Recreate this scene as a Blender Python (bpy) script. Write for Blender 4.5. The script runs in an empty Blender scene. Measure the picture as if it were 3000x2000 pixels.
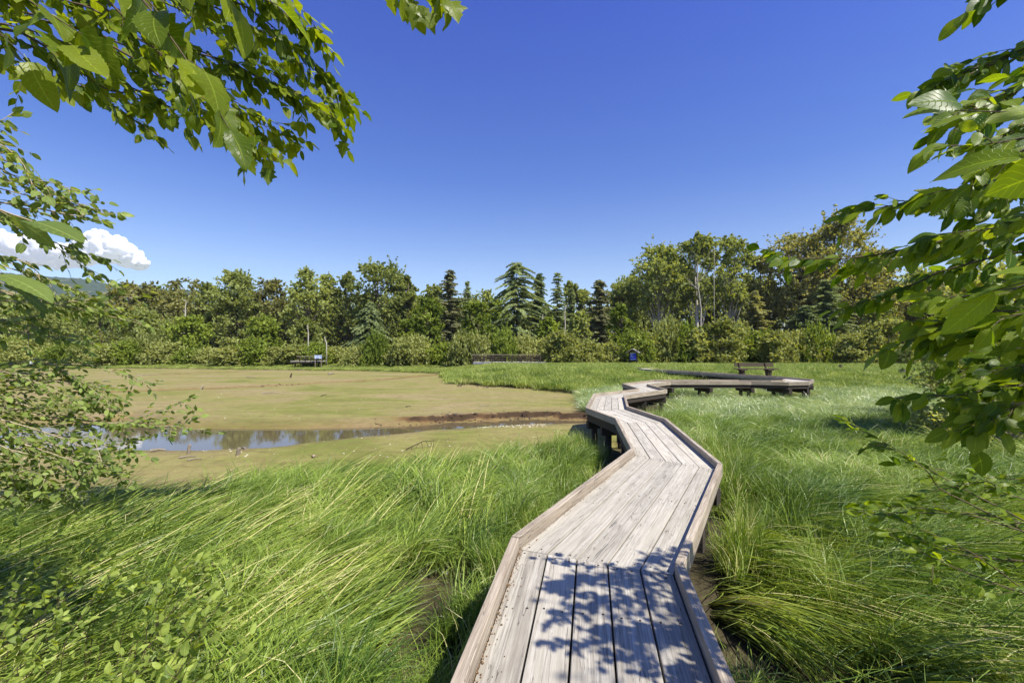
import bpy, bmesh, math, random
import numpy as np
from mathutils import Vector, Matrix, Quaternion
random.seed(7); RNG = np.random.default_rng(7)
R = math.radians
scene = bpy.context.scene
COL = scene.collection

# ------------------------------------------------------------------ camera
F = 1333.0; EYE = 1.55; TH = math.atan(20 / F)
cam_data = bpy.data.cameras.new('camera'); cam = bpy.data.objects.new('camera', cam_data)
COL.objects.link(cam); scene.camera = cam
cam.location = (0, 0, EYE); cam.rotation_euler = (math.pi / 2 + TH, 0, 0)
cam_data.sensor_width = 36; cam_data.lens = 36 * F / 3000.0
cam_data.clip_start = 0.02; cam_data.clip_end = 20000
# ------------------------------------------------------------------ light
SUN_EL = R(55); SUN_DIR = Vector((0.80, -0.60)).normalized()      # horizontal direction towards the sun
world = bpy.data.worlds.new('World'); scene.world = world; world.use_nodes = True
wn = world.node_tree.nodes; wl = world.node_tree.links
bgn = wn['Background']
sky = wn.new('ShaderNodeTexSky'); sky.sky_type = 'NISHITA'; sky.sun_disc = False
sky.sun_elevation = SUN_EL; sky.sun_rotation = math.atan2(SUN_DIR.x, SUN_DIR.y)
sky.altitude = 600; sky.air_density = 1.0; sky.dust_density = 0.35; sky.ozone_density = 3.2
hs = wn.new('ShaderNodeHueSaturation'); hs.inputs['Hue'].default_value = 0.512; hs.inputs['Saturation'].default_value = 1.1
wtc = wn.new('ShaderNodeTexCoord'); sep = wn.new('ShaderNodeSeparateXYZ'); cr = wn.new('ShaderNodeValToRGB')   # deep polarised blue high up; paler zenith added to lift shadow fill
wl.new(wtc.outputs['Generated'], sep.inputs[0]); wl.new(sep.outputs['Z'], cr.inputs[0])
els = cr.color_ramp.elements
for _ in range(3): els.new(.5)
for e_, (p_, c_) in zip(els, [(0.0, (.84, .81, .79)), (.17, (.78, .77, .77)), (.34, (.44, .58, .82)), (.62, (.30, .44, .96)), (1.0, (.78, .80, .86))]):
    e_.position = p_; e_.color = c_ + (1,)
wm = wn.new('ShaderNodeMix'); wm.data_type = 'RGBA'; wm.blend_type = 'MULTIPLY'; wm.inputs[0].default_value = 1
wl.new(sky.outputs[0], hs.inputs['Color']); wl.new(hs.outputs[0], wm.inputs[6]); wl.new(cr.outputs[0], wm.inputs[7]); wl.new(wm.outputs[2], bgn.inputs['Color'])
bgn.inputs['Strength'].default_value = 0.128
sd = bpy.data.lights.new('sun', 'SUN'); sd.energy = 4.9; sd.angle = R(0.6); sd.color = (1.0, 0.95, 0.86)
sun = bpy.data.objects.new('sun', sd); COL.objects.link(sun)
sdir = Vector((SUN_DIR.x * math.cos(SUN_EL), SUN_DIR.y * math.cos(SUN_EL), math.sin(SUN_EL)))
sun.rotation_euler = sdir.to_track_quat('Z', 'Y').to_euler(); sun.location = sdir * 50
vs = scene.view_settings; vs.view_transform = 'Standard'; vs.look = 'None'; vs.gamma = 1; vs.exposure = 0.77
try: vs.use_curve_mapping = False
except Exception: pass
scene.cycles.max_bounces = 6; scene.cycles.transparent_max_bounces = 4
scene.cycles.diffuse_bounces = 3; scene.cycles.glossy_bounces = 2; scene.cycles.transmission_bounces = 3
scene.cycles.volume_bounces = 0

# ------------------------------------------------------------------ helpers
def ray(px, py):
    u = (px - 1500) / F; v = (1000 - py) / F
    return np.array([u, math.cos(TH) - v * math.sin(TH), math.sin(TH) + v * math.cos(TH)])
def G(px, py, z):                                  # a point of the photograph on the level z
    d = ray(px, py); t = (z - EYE) / d[2]
    return (d[0] * t, d[1] * t)
def P(px, py, dist):                               # a point of the photograph at a distance
    d = ray(px, py) * dist
    return np.array([d[0], d[1], d[2] + EYE])
def lin(r, g, b):
    f = lambda c: (c / 255 / 12.92) if c / 255 <= 0.04045 else ((c / 255 + 0.055) / 1.055) ** 2.4
    return (f(r), f(g), f(b), 1)

def link(name, me, parent=None, loc=None, mat=None):
    o = bpy.data.objects.new(name, me); COL.objects.link(o)
    if mat is not None and me is not None and len(me.materials) == 0: me.materials.append(mat)
    if parent is not None: o.parent = parent
    if loc is not None: o.location = loc
    return o
def tag(o, label=None, cat=None, group=None, kind=None):
    if label: o['label'] = label
    if cat: o['category'] = cat
    if group: o['group'] = group
    if kind: o['kind'] = kind
    return o
def empty(name, loc=(0, 0, 0), rz=0):
    o = bpy.data.objects.new(name, None); COL.objects.link(o); o.location = loc; o.rotation_euler = (0, 0, rz)
    o.empty_display_size = 0.2; return o
def fast_mesh(name, V, Fc, mat=None, attrs=None, smooth=False):
    """V (n,3); Fc one (m,k) array or a list of such arrays"""
    me = bpy.data.meshes.new(name)
    Fs = Fc if isinstance(Fc, list) else [Fc]
    Fs = [np.asarray(a, dtype=np.int32) for a in Fs if len(a)]
    V = np.asarray(V, dtype=np.float32)
    me.vertices.add(len(V)); me.vertices.foreach_set('co', V.ravel())
    loops = np.concatenate([a.ravel() for a in Fs]); me.loops.add(len(loops)); me.loops.foreach_set('vertex_index', loops)
    tot = np.concatenate([np.full(len(a), a.shape[1], np.int32) for a in Fs])
    st = np.concatenate([[0], np.cumsum(tot)[:-1]]).astype(np.int32)
    me.polygons.add(len(tot)); me.polygons.foreach_set('loop_start', st); me.polygons.foreach_set('loop_total', tot)
    me.polygons.foreach_set('use_smooth', np.full(len(tot), bool(smooth)))
    if attrs:
        for k, a in attrs.items():
            at = me.attributes.new(k, 'FLOAT', 'POINT'); at.data.foreach_set('value', np.asarray(a, np.float32).ravel())
    me.update(calc_edges=True)
    if mat is not None: me.materials.append(mat)
    return me
class MB:
    """collects simple shapes into ONE mesh"""
    def __init__(s): s.V = []; s.F3 = []; s.F4 = []; s.n = 0
    def add(s, V, F4=(), F3=()):
        V = np.asarray(V, float)
        if len(F4): s.F4.append(np.asarray(F4) + s.n)
        if len(F3): s.F3.append(np.asarray(F3) + s.n)
        s.V.append(V); s.n += len(V)
    def prism(s, quad, z0, z1):                      # quad: four xy corners, counter-clockwise
        q = np.asarray(quad, float)
        V = np.vstack([np.c_[q, np.full(4, z0)], np.c_[q, np.full(4, z1)]])
        s.add(V, [[3, 2, 1, 0], [4, 5, 6, 7], [0, 1, 5, 4], [1, 2, 6, 5], [2, 3, 7, 6], [3, 0, 4, 7]])
    def box(s, c, d, rz=0):
        hx, hy, hz = d[0] / 2, d[1] / 2, d[2] / 2; ca, sa = math.cos(rz), math.sin(rz)
        q = [(c[0] + x * ca - y * sa, c[1] + x * sa + y * ca) for x, y in ((-hx, -hy), (hx, -hy), (hx, hy), (-hx, hy))]
        s.prism(q, c[2] - hz, c[2] + hz)
    def tube(s, pts, radii, k=6):
        pts = np.asarray(pts, float); n = len(pts)
        if np.isscalar(radii): radii = [radii] * n
        T = np.gradient(pts, axis=0); T /= np.linalg.norm(T, axis=1)[:, None] + 1e-9
        up = np.array([0, 0, 1.0]) if abs(T[0][2]) < .9 else np.array([1.0, 0, 0])
        V = []
        for i in range(n):
            a = np.cross(T[i], up); a /= np.linalg.norm(a) + 1e-9; b = np.cross(T[i], a)
            for j in range(k):
                t = 2 * math.pi * j / k
                V.append(pts[i] + radii[i] * (math.cos(t) * a + math.sin(t) * b))
        Fq = [[i * k + j, i * k + (j + 1) % k, (i + 1) * k + (j + 1) % k, (i + 1) * k + j] for i in range(n - 1) for j in range(k)]
        V.append(pts[-1]); V.append(pts[0]); e = len(V) - 2
        F3 = [[(n - 1) * k + j, (n - 1) * k + (j + 1) % k, e] for j in range(k)] + [[(j + 1) % k, j, e + 1] for j in range(k)]
        s.add(V, Fq, F3)
    def mesh(s, name, mat=None, bevel=0, smooth=False):
        Fs = []
        if s.F4: Fs.append(np.vstack(s.F4))
        if s.F3: Fs.append(np.vstack(s.F3))
        me = fast_mesh(name, np.vstack(s.V), Fs, mat, smooth=smooth)
        if bevel:
            bm = bmesh.new(); bm.from_mesh(me)
            bmesh.ops.bevel(bm, geom=bm.edges[:], offset=bevel, segments=1, affect='EDGES', clamp_overlap=True)
            bm.to_mesh(me); bm.free()
        return me
    def build(s, name, mat, parent=None, bevel=0, smooth=False):
        return link(name, s.mesh(name, mat, bevel, smooth), parent)

# value noise
def vnoise(x, y, seed=0):
    xi = np.floor(x).astype(np.int64); yi = np.floor(y).astype(np.int64); xf = x - xi; yf = y - yi
    def h(a, b):
        n = (a * 374761393 + b * 668265263 + seed * 974634777) & 0xffffffff
        n = ((n ^ (n >> 13)) * 1274126177) & 0xffffffff
        return ((n ^ (n >> 16)) & 0xffff) / 65535.0
    u = xf * xf * (3 - 2 * xf); v = yf * yf * (3 - 2 * yf)
    return (h(xi, yi) * (1 - u) + h(xi + 1, yi) * u) * (1 - v) + (h(xi, yi + 1) * (1 - u) + h(xi + 1, yi + 1) * u) * v
def fbm(x, y, seed=0, o=4):
    s = 0; a = .5; t = 0
    for i in range(o):
        s = s + a * vnoise(x, y, seed + i * 17); t += a; a *= .5; x = x * 2.03; y = y * 2.03
    return s / t
def inpoly(x, y, poly):
    x = np.asarray(x, float); y = np.asarray(y, float); c = np.zeros(x.shape, bool); n = len(poly)
    for i in range(n):
        x0, y0 = poly[i]; x1, y1 = poly[(i + 1) % n]
        if y0 == y1: continue
        c ^= ((y0 > y) != (y1 > y)) & (x < (x1 - x0) * (y - y0) / (y1 - y0) + x0)
    return c
def dist_poly(x, y, pts):
    x = np.asarray(x, float); y = np.asarray(y, float); d = np.full(x.shape, 1e9)
    for (x0, y0), (x1, y1) in zip(pts[:-1], pts[1:]):
        dx, dy = x1 - x0, y1 - y0; L = dx * dx + dy * dy + 1e-12
        t = np.clip(((x - x0) * dx + (y - y0) * dy) / L, 0, 1)
        d = np.minimum(d, np.hypot(x - x0 - t * dx, y - y0 - t * dy))
    return d

# ------------------------------------------------------------------ node helpers
def new_mat(name):
    m = bpy.data.materials.new(name); m.use_nodes = True
    return m, m.node_tree.nodes, m.node_tree.links, m.node_tree.nodes['Principled BSDF']
def nd(N, t, **kw):
    n = N.new(t)
    for k, v in kw.items(): setattr(n, k, v)
    return n
def noise(N, L, vec, scale, detail=4, rough=.6, dist=0):
    n = N.new('ShaderNodeTexNoise'); n.inputs['Scale'].default_value = scale; n.inputs['Detail'].default_value = detail
    n.inputs['Roughness'].default_value = rough; n.inputs['Distortion'].default_value = dist
    if vec is not None: L.new(vec, n.inputs['Vector'])
    return n.outputs['Fac']
def ramp(N, L, fac, stops):
    r = N.new('ShaderNodeValToRGB'); e = r.color_ramp.elements
    while len(e) < len(stops): e.new(0.5)
    for i, (p, c) in enumerate(stops):
        e[i].position = p; e[i].color = c if hasattr(c, '__len__') else (c, c, c, 1)
    L.new(fac, r.inputs[0]); return r.outputs[0]
def mix(N, L, fac, a, b, mode='MIX'):
    m = N.new('ShaderNodeMix'); m.data_type = 'RGBA'; m.blend_type = mode
    for sock, v in ((m.inputs[0], fac), (m.inputs[6], a), (m.inputs[7], b)):
        if hasattr(v, 'links'): L.new(v, sock)
        else: sock.default_value = v
    return m.outputs[2]
def mathn(N, L, op, a, b=0, clamp=False):
    m = N.new('ShaderNodeMath'); m.operation = op; m.use_clamp = clamp
    for sock, v in ((m.inputs[0], a), (m.inputs[1], b)):
        if hasattr(v, 'links'): L.new(v, sock)
        else: sock.default_value = v
    return m.outputs[0]
def bump(N, L, h, strength, dist, bsdf):
    b = N.new('ShaderNodeBump'); b.inputs['Strength'].default_value = strength; b.inputs['Distance'].default_value = dist
    L.new(h, b.inputs['Height']); L.new(b.outputs[0], bsdf.inputs['Normal']); return b
def mapping(N, L, vec, scale):
    m = N.new('ShaderNodeMapping'); m.inputs['Scale'].default_value = scale; L.new(vec, m.inputs[0]); return m.outputs[0]
def simple(name, col, rough=.7, noise_amt=.25, scale=6):
    m, N, L, b = new_mat(name)
    tc = N.new('ShaderNodeTexCoord'); f = noise(N, L, tc.outputs['Object'], scale, 5)
    c0 = tuple(c * (1 - noise_amt) for c in col[:3]) + (1,); c1 = tuple(min(1, c * (1 + noise_amt)) for c in col[:3]) + (1,)
    L.new(ramp(N, L, f, [(.3, c0), (.7, c1)]), b.inputs['Base Color']); b.inputs['Roughness'].default_value = rough
    bump(N, L, f, .3, .02, b); return m

def wood_mat(name, light, dark, stain, grain=1.0, rough=.8):
    """weathered timber: grain runs along the object's own X"""
    m, N, L, b = new_mat(name)
    tc = N.new('ShaderNodeTexCoord'); oi = N.new('ShaderNodeObjectInfo')
    off = N.new('ShaderNodeVectorMath'); off.operation = 'ADD'
    cx = N.new('ShaderNodeCombineXYZ'); r60 = mathn(N, L, 'MULTIPLY', oi.outputs['Random'], 60)
    for i in range(3): L.new(r60, cx.inputs[i])
    L.new(tc.outputs['Object'], off.inputs[0]); L.new(cx.outputs[0], off.inputs[1]); v = off.outputs[0]
    g1 = noise(N, L, mapping(N, L, v, (1.2, 38, 38)), 1.6, 5, .7, .35)
    g2 = noise(N, L, mapping(N, L, v, (.5, 9, 9)), 1.7, 3, .5, 1.3)
    g3 = noise(N, L, mapping(N, L, v, (1, 1.6, 1.6)), 2.3, 5, .6)
    g4 = noise(N, L, mapping(N, L, v, (2.2, 90, 90)), 2.0, 3, .7)
    c = ramp(N, L, g1, [(.30, dark), (.47, tuple((a + d) / 2 for a, d in zip(light, dark))), (.60, light)])
    c = mix(N, L, ramp(N, L, g2, [(.40, 0.0), (.66, .55)]), c, stain)
    c = mix(N, L, ramp(N, L, g3, [(.45, 0.0), (.75, .5)]), c, tuple(x * .62 for x in stain[:3]) + (1,))
    # long drying cracks
    crack = ramp(N, L, mathn(N, L, 'ABSOLUTE', mathn(N, L, 'SUBTRACT', g2, .5)), [(0.0, 1.0), (.004, .6), (.010, 0.0)])
    cm = mathn(N, L, 'MULTIPLY', crack, ramp(N, L, g3, [(.42, 0.0), (.55, 1.0)]))
    c = mix(N, L, mathn(N, L, 'MULTIPLY', cm, .7), c, (.03, .025, .02, 1))
    # per board tone
    br = ramp(N, L, oi.outputs['Random'], [(0, .66), (.5, .80), (1, .93)])
    c = mix(N, L, 1.0, c, br, 'MULTIPLY')
    L.new(c, b.inputs['Base Color']); b.inputs['Roughness'].default_value = rough
    hh = mathn(N, L, 'SUBTRACT', mathn(N, L, 'ADD', g1, mathn(N, L, 'MULTIPLY', g4, .6)), mathn(N, L, 'MULTIPLY', cm, 2.0))
    bump(N, L, hh, .55 * grain, .004, b)
    return m
M = {}
M['deck'] = wood_mat('weathered deck timber', lin(212, 206, 190), lin(154, 145, 128), lin(194, 185, 165))
M['deck_grey'] = wood_mat('weathered grey deck timber', lin(196, 190, 174), lin(120, 112, 100), lin(170, 160, 142))
M['curb'] = wood_mat('weathered kerb timber', lin(192, 179, 158), lin(122, 109, 92), lin(158, 141, 118))
M['under'] = wood_mat('dark brown timber', lin(74, 62, 50), lin(38, 31, 25), lin(56, 46, 36))  # darker brown than the deck, for joists, beams and posts
M['bench'] = wood_mat('dark brown bench timber', lin(92, 74, 56), lin(50, 38, 30), lin(70, 56, 42))
M['bridge'] = wood_mat('brown railing timber', lin(84, 70, 54), lin(52, 42, 32), lin(68, 57, 45))
M['drift'] = wood_mat('bleached driftwood', lin(178, 165, 142), lin(112, 98, 80), lin(140, 126, 104))
M['bark'] = simple('grey brown bark', lin(96, 84, 66), .9, .4, 9)
M['bark_dark'] = simple('dark brown bark', lin(62, 50, 38), .9, .4, 9)
M['bark_pale'] = simple('pale grey bark', lin(176, 168, 150), .8, .25, 5)
M['twig'] = simple('brown twig bark', lin(84, 68, 48), .8, .3, 30)
M['twig_pale'] = simple('pale twig bark', lin(160, 144, 116), .8, .3, 30)
M['iron'] = simple('rusty screw heads', lin(48, 40, 36), .7, .3, 90)
M['stone'] = simple('pale shells and pebbles', lin(190, 180, 158), .8, .25, 20)
M['clod'] = simple('dark mud clods', lin(74, 64, 44), .9, .3, 12)
M['clod_wet'] = simple('wet dark mud', lin(58, 44, 30), .8, .3, 12)
M['litter'] = simple('dry bud scales and leaf bits', lin(128, 100, 68), .9, .5, 60)

def leaf_mat(name, c_dark, c_light, trans=.35, rough=.45, attr='tint', use_obj=True, vein=False, spec=.4, back=None):
    m, N, L, b = new_mat(name)
    at = N.new('ShaderNodeAttribute'); at.attribute_name = attr
    f = at.outputs['Fac']
    if use_obj:
        oi = N.new('ShaderNodeObjectInfo')
        f = mathn(N, L, 'ADD', mathn(N, L, 'MULTIPLY', f, .75), mathn(N, L, 'MULTIPLY', oi.outputs['Random'], .3))
    c = ramp(N, L, f, [(.1, c_dark), (.95, c_light)])
    if vein:
        va = N.new('ShaderNodeAttribute'); va.attribute_name = 'vein'; lu = N.new('ShaderNodeAttribute'); lu.attribute_name = 'lu'; lv = N.new('ShaderNodeAttribute'); lv.attribute_name = 'lv'
        ph = mathn(N, L, 'SUBTRACT', mathn(N, L, 'MULTIPLY', lu.outputs['Fac'], 9), mathn(N, L, 'MULTIPLY', mathn(N, L, 'ABSOLUTE', lv.outputs['Fac']), 2.2))
        st = ramp(N, L, mathn(N, L, 'ABSOLUTE', mathn(N, L, 'SUBTRACT', mathn(N, L, 'FRACT', ph), .5)), [(0, 1.0), (.10, 0.0)])
        vn_ = mathn(N, L, 'ADD', mathn(N, L, 'MULTIPLY', st, .5), ramp(N, L, mathn(N, L, 'ABSOLUTE', lv.outputs['Fac']), [(0.0, 1.0), (.07, 0.0)]), True)
        c = mix(N, L, mathn(N, L, 'MULTIPLY', vn_, .40), c, tuple(min(1, x * 2.3 + .02) for x in c_light[:3]) + (1,))
        tc = N.new('ShaderNodeTexCoord')
        nn = noise(N, L, tc.outputs['Object'], 35, 3)
        c = mix(N, L, .35, c, ramp(N, L, nn, [(.3, .5), (.7, 1.0)]), 'MULTIPLY')
        bump(N, L, vn_, .5, .002, b)
        sp = noise(N, L, tc.outputs['Object'], 9, 4)
        c = mix(N, L, ramp(N, L, sp, [(.66, 0.0), (.70, .7)]), c, (.20, .15, .03, 1))
    L.new(c, b.inputs['Base Color']); b.inputs['Roughness'].default_value = rough
    b.inputs['Specular IOR Level'].default_value = spec if vein else .15
    tr = N.new('ShaderNodeBsdfTranslucent')
    tcx = mix(N, L, 1.0, c, (1.75, 1.55, .45, 1), 'MULTIPLY')
    L.new(tcx, tr.inputs['Color'])
    ms = N.new('ShaderNodeMixShader'); ms.inputs[0].default_value = trans
    L.new(b.outputs[0], ms.inputs[1]); L.new(tr.outputs[0], ms.inputs[2])
    L.new(ms.outputs[0], N['Material Output'].inputs['Surface'])
    return m
M['leaf_tree'] = leaf_mat('broadleaf foliage', (.115, .150, .035, 1), (.46, .52, .19, 1), .45, .55)
M['leaf_olive'] = leaf_mat('olive broadleaf foliage', (.13, .145, .045, 1), (.46, .46, .20, 1), .45, .55)
M['leaf_bright'] = leaf_mat('bright green foliage', (.085, .130, .016, 1), (.34, .42, .07, 1), .38, .55)
M['leaf_bush'] = leaf_mat('pale willow foliage', (.13, .16, .035, 1), (.50, .53, .19, 1), .38, .55)
M['needle'] = leaf_mat('dark conifer needles', (.085, .125, .050, 1), (.36, .42, .18, 1), .35, .6)
M['needle_brown'] = leaf_mat('brown tinged cedar foliage', (.105, .12, .055, 1), (.38, .38, .20, 1), .35, .6)
M['leaf_near'] = leaf_mat('translucent near leaf', (.060, .12, .008, 1), (.25, .31, .018, 1), .58, .38, vein=True, spec=.28)
M['leaf_right'] = leaf_mat('broad oval leaf', (.055, .13, .008, 1), (.27, .36, .020, 1), .58, .38, vein=True, spec=.28)
M['leaf_side'] = leaf_mat('small shrub leaf', (.075, .13, .025, 1), (.30, .38, .09, 1), .42, .42, vein=True, spec=.28)

M['leaf_shrub'] = leaf_mat('pale shrub leaf', (.12, .20, .03, 1), (.42, .52, .11, 1), .5, .42, vein=True, spec=.28)
# ------------------------------------------------------------------ terrain
MUDZ = -1.0; WATER = -1.22
SX = 3000 / 2352.0
up_px = [(-500, 985), (100, 980), (200, 975), (240, 966), (270, 968), (320, 977), (400, 989), (500, 991), (700, 990), (800, 988), (900, 984), (1000, 977), (1100, 970), (1200, 968), (1345, 966)]
lo_px = [(-500, 1020), (100, 1026), (230, 1030), (340, 1031), (460, 1031), (640, 1027), (700, 1021), (750, 1012), (830, 1004), (900, 998), (1000, 987), (1060, 984), (1150, 978), (1230, 974), (1345, 972)]
UP = np.array([G(a * SX, b * SX, WATER) for a, b in up_px]); LO = np.array([G(a * SX, b * SX, WATER) for a, b in lo_px])
UP = np.vstack([[-60, 17], UP, [4.2, 18.0], [6, 20], [9, 24]]) if False else np.vstack([UP, [3.4, 17.1], [5.0, 17.6]])
LO = np.vstack([LO, [3.4, 16.5], [5.0, 17.0]])
near_px = [(-600, 1500), (-200, 1470), (0, 1454), (190, 1430), (380, 1416), (640, 1390), (890, 1368), (1150, 1350), (1275, 1338), (1400, 1318), (1530, 1288), (1645, 1250), (1745, 1262)]
far_px = [(1719, 1209), (1709, 1156), (1620, 1146), (1530, 1136), (1420, 1130), (1326, 1124), (1301, 1095), (1150, 1089), (1000, 1086), (700, 1083), (500, 1080), (0, 1079), (-600, 1079)]
NEAR = [G(a, b, -.45) for a, b in near_px]; FAR = [G(a, b, MUDZ) for a, b in far_px]
MUD = NEAR + [(3.3, 12.0), (4.6, 14.2), (5.6, 16.4), (5.2, 18.6), (3.6, 19.0)] + FAR
CH2 = [G(a, b, MUDZ) for a, b in [(150, 1150), (420, 1143), (650, 1134), (900, 1122), (1100, 1112), (1300, 1094)]]
CH3 = [G(a, b, MUDZ) for a, b in [(450, 1096), (560, 1092), (700, 1087)]]
BARE = [(-1.15, 4.5, .85), (-.95, 3.5, .55), (2.05, 3.7, .75), (2.2, 2.8, .65), (-1.2, 5.8, .5), (3.2, 5.2, .5)]

def terrain(x, y):
    """height, dampness plus painted bank shade, meadow soil"""
    x = np.asarray(x, float); y = np.asarray(y, float)
    mud = inpoly(x, y, MUD)
    dm = dist_poly(x, y, MUD + [MUD[0]])
    sgn = np.where(mud, dm, -dm)
    n1 = fbm(x * .35, y * .35, 3, 4) - .5
    n2 = fbm(x * 2.2, y * 2.2, 9, 4) - .5
    n3 = fbm(x * 9, y * 9, 19, 3) - .5
    z = MUDZ + .05 * n1 * np.where(mud, 1, 1.5) + .025 * n2 * np.where(mud, .6, 1) + .012 * n3
    soil = np.clip(.5 - sgn / .5, 0, 1)
    z = z + .06 * soil
    # meadow rises gently to the far shrubs
    rise = np.clip((y - 20.5) / 13, 0, 1); rise = rise * rise * (3 - 2 * rise)
    leftness = np.clip((-x - 2) / 6, 0, 1)
    z = z + (1 - mud * 1.0) * np.clip(dm / 5, 0, 1) * (.62 * rise * (1 - leftness) + .35 * np.clip((y - 55) / 6, 0, 1) * leftness)
    # creek
    ex = x + .0
    yu = np.interp(ex, UP[:, 0], UP[:, 1]); yl = np.interp(ex, LO[:, 0], LO[:, 1])
    steep = np.clip((x + 5.2) / 2.0, 0, 1)
    jag = ((fbm(x * 1.7, y * .3, 31, 4) - .5) * .8 + (fbm(x * 7, y * .3, 32, 3) - .5) * .25) * steep
    du = y - (yu + jag); dl = (yl + (fbm(x * .9, y * .2, 41, 3) - .5) * .2) - y
    inside = (du < 0) & (dl < 0)
    active = (x < 5.0)
    wu = .25 + 1.3 * (1 - steep) + .65 * fbm(x * 1.1, y * .1, 71, 3) * steep; wd = 1.7
    lip = np.clip((du - wu) / .14, 0, 1); lip = lip * lip * (3 - 2 * lip)
    hu = np.clip(du / wu, 0, 1); hu = (1 - steep) * hu * hu * (3 - 2 * hu) + steep * (.45 * hu + .55 * lip)
    hl = np.clip(dl / wd, 0, 1); hl = hl * (2 - hl)
    h = np.where(inside, -.28 - .12 * np.clip(np.minimum(-du, -dl), 0, 1), np.where(du >= 0, -.28 + .28 * hu + .02 * steep * np.exp(-np.clip(du, 0, 9) / .6), -.28 + .28 * hl))
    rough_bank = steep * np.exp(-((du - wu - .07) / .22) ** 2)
    slope = steep * (du > 0) * (du < wu + .1)
    z = np.where(active & (y > 5), z + h + rough_bank * .20 * (fbm(x * 5, y * 5, 51, 3) - .5) + slope * .07 * (fbm(x * 4, y * 6, 52, 3) - .5), z)
    damp_shade = np.where(active, np.clip(1 - np.minimum(np.abs(du), np.abs(dl)) / 1.8, 0, 1), 0) * .85
    damp_shade = np.maximum(damp_shade, rough_bank)
    for ch, w, dep in ((CH2, .9, .28), (CH3, 1.2, .25)):
        d = dist_poly(x, y + (fbm(x * .8, y * .1, 61, 3) - .5) * 1.2, ch)
        e = np.clip(1 - d / w, 0, 1)
        z = z - dep * e * e * (3 - 2 * e); damp_shade = np.maximum(damp_shade, np.clip(1 - d / (w * 1.0), 0, 1) * 2.4)
    for bx, by, br in BARE:
        d = np.hypot(x - bx, y - by); e = np.exp(-(d / br) ** 2)
        z = z - .10 * e; damp_shade = np.maximum(damp_shade, e)
    return z, damp_shade + 1.0 * np.where(active & (y > 5), np.clip(rough_bank * (.1 + 1.6 * fbm(x * 2.5, y * 4, 73, 4)), 0, 1), 0), soil  # bank lip: undercut shade painted in on top of the dampness
def tz(x, y): return float(terrain(np.array([x]), np.array([y]))[0][0])

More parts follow.
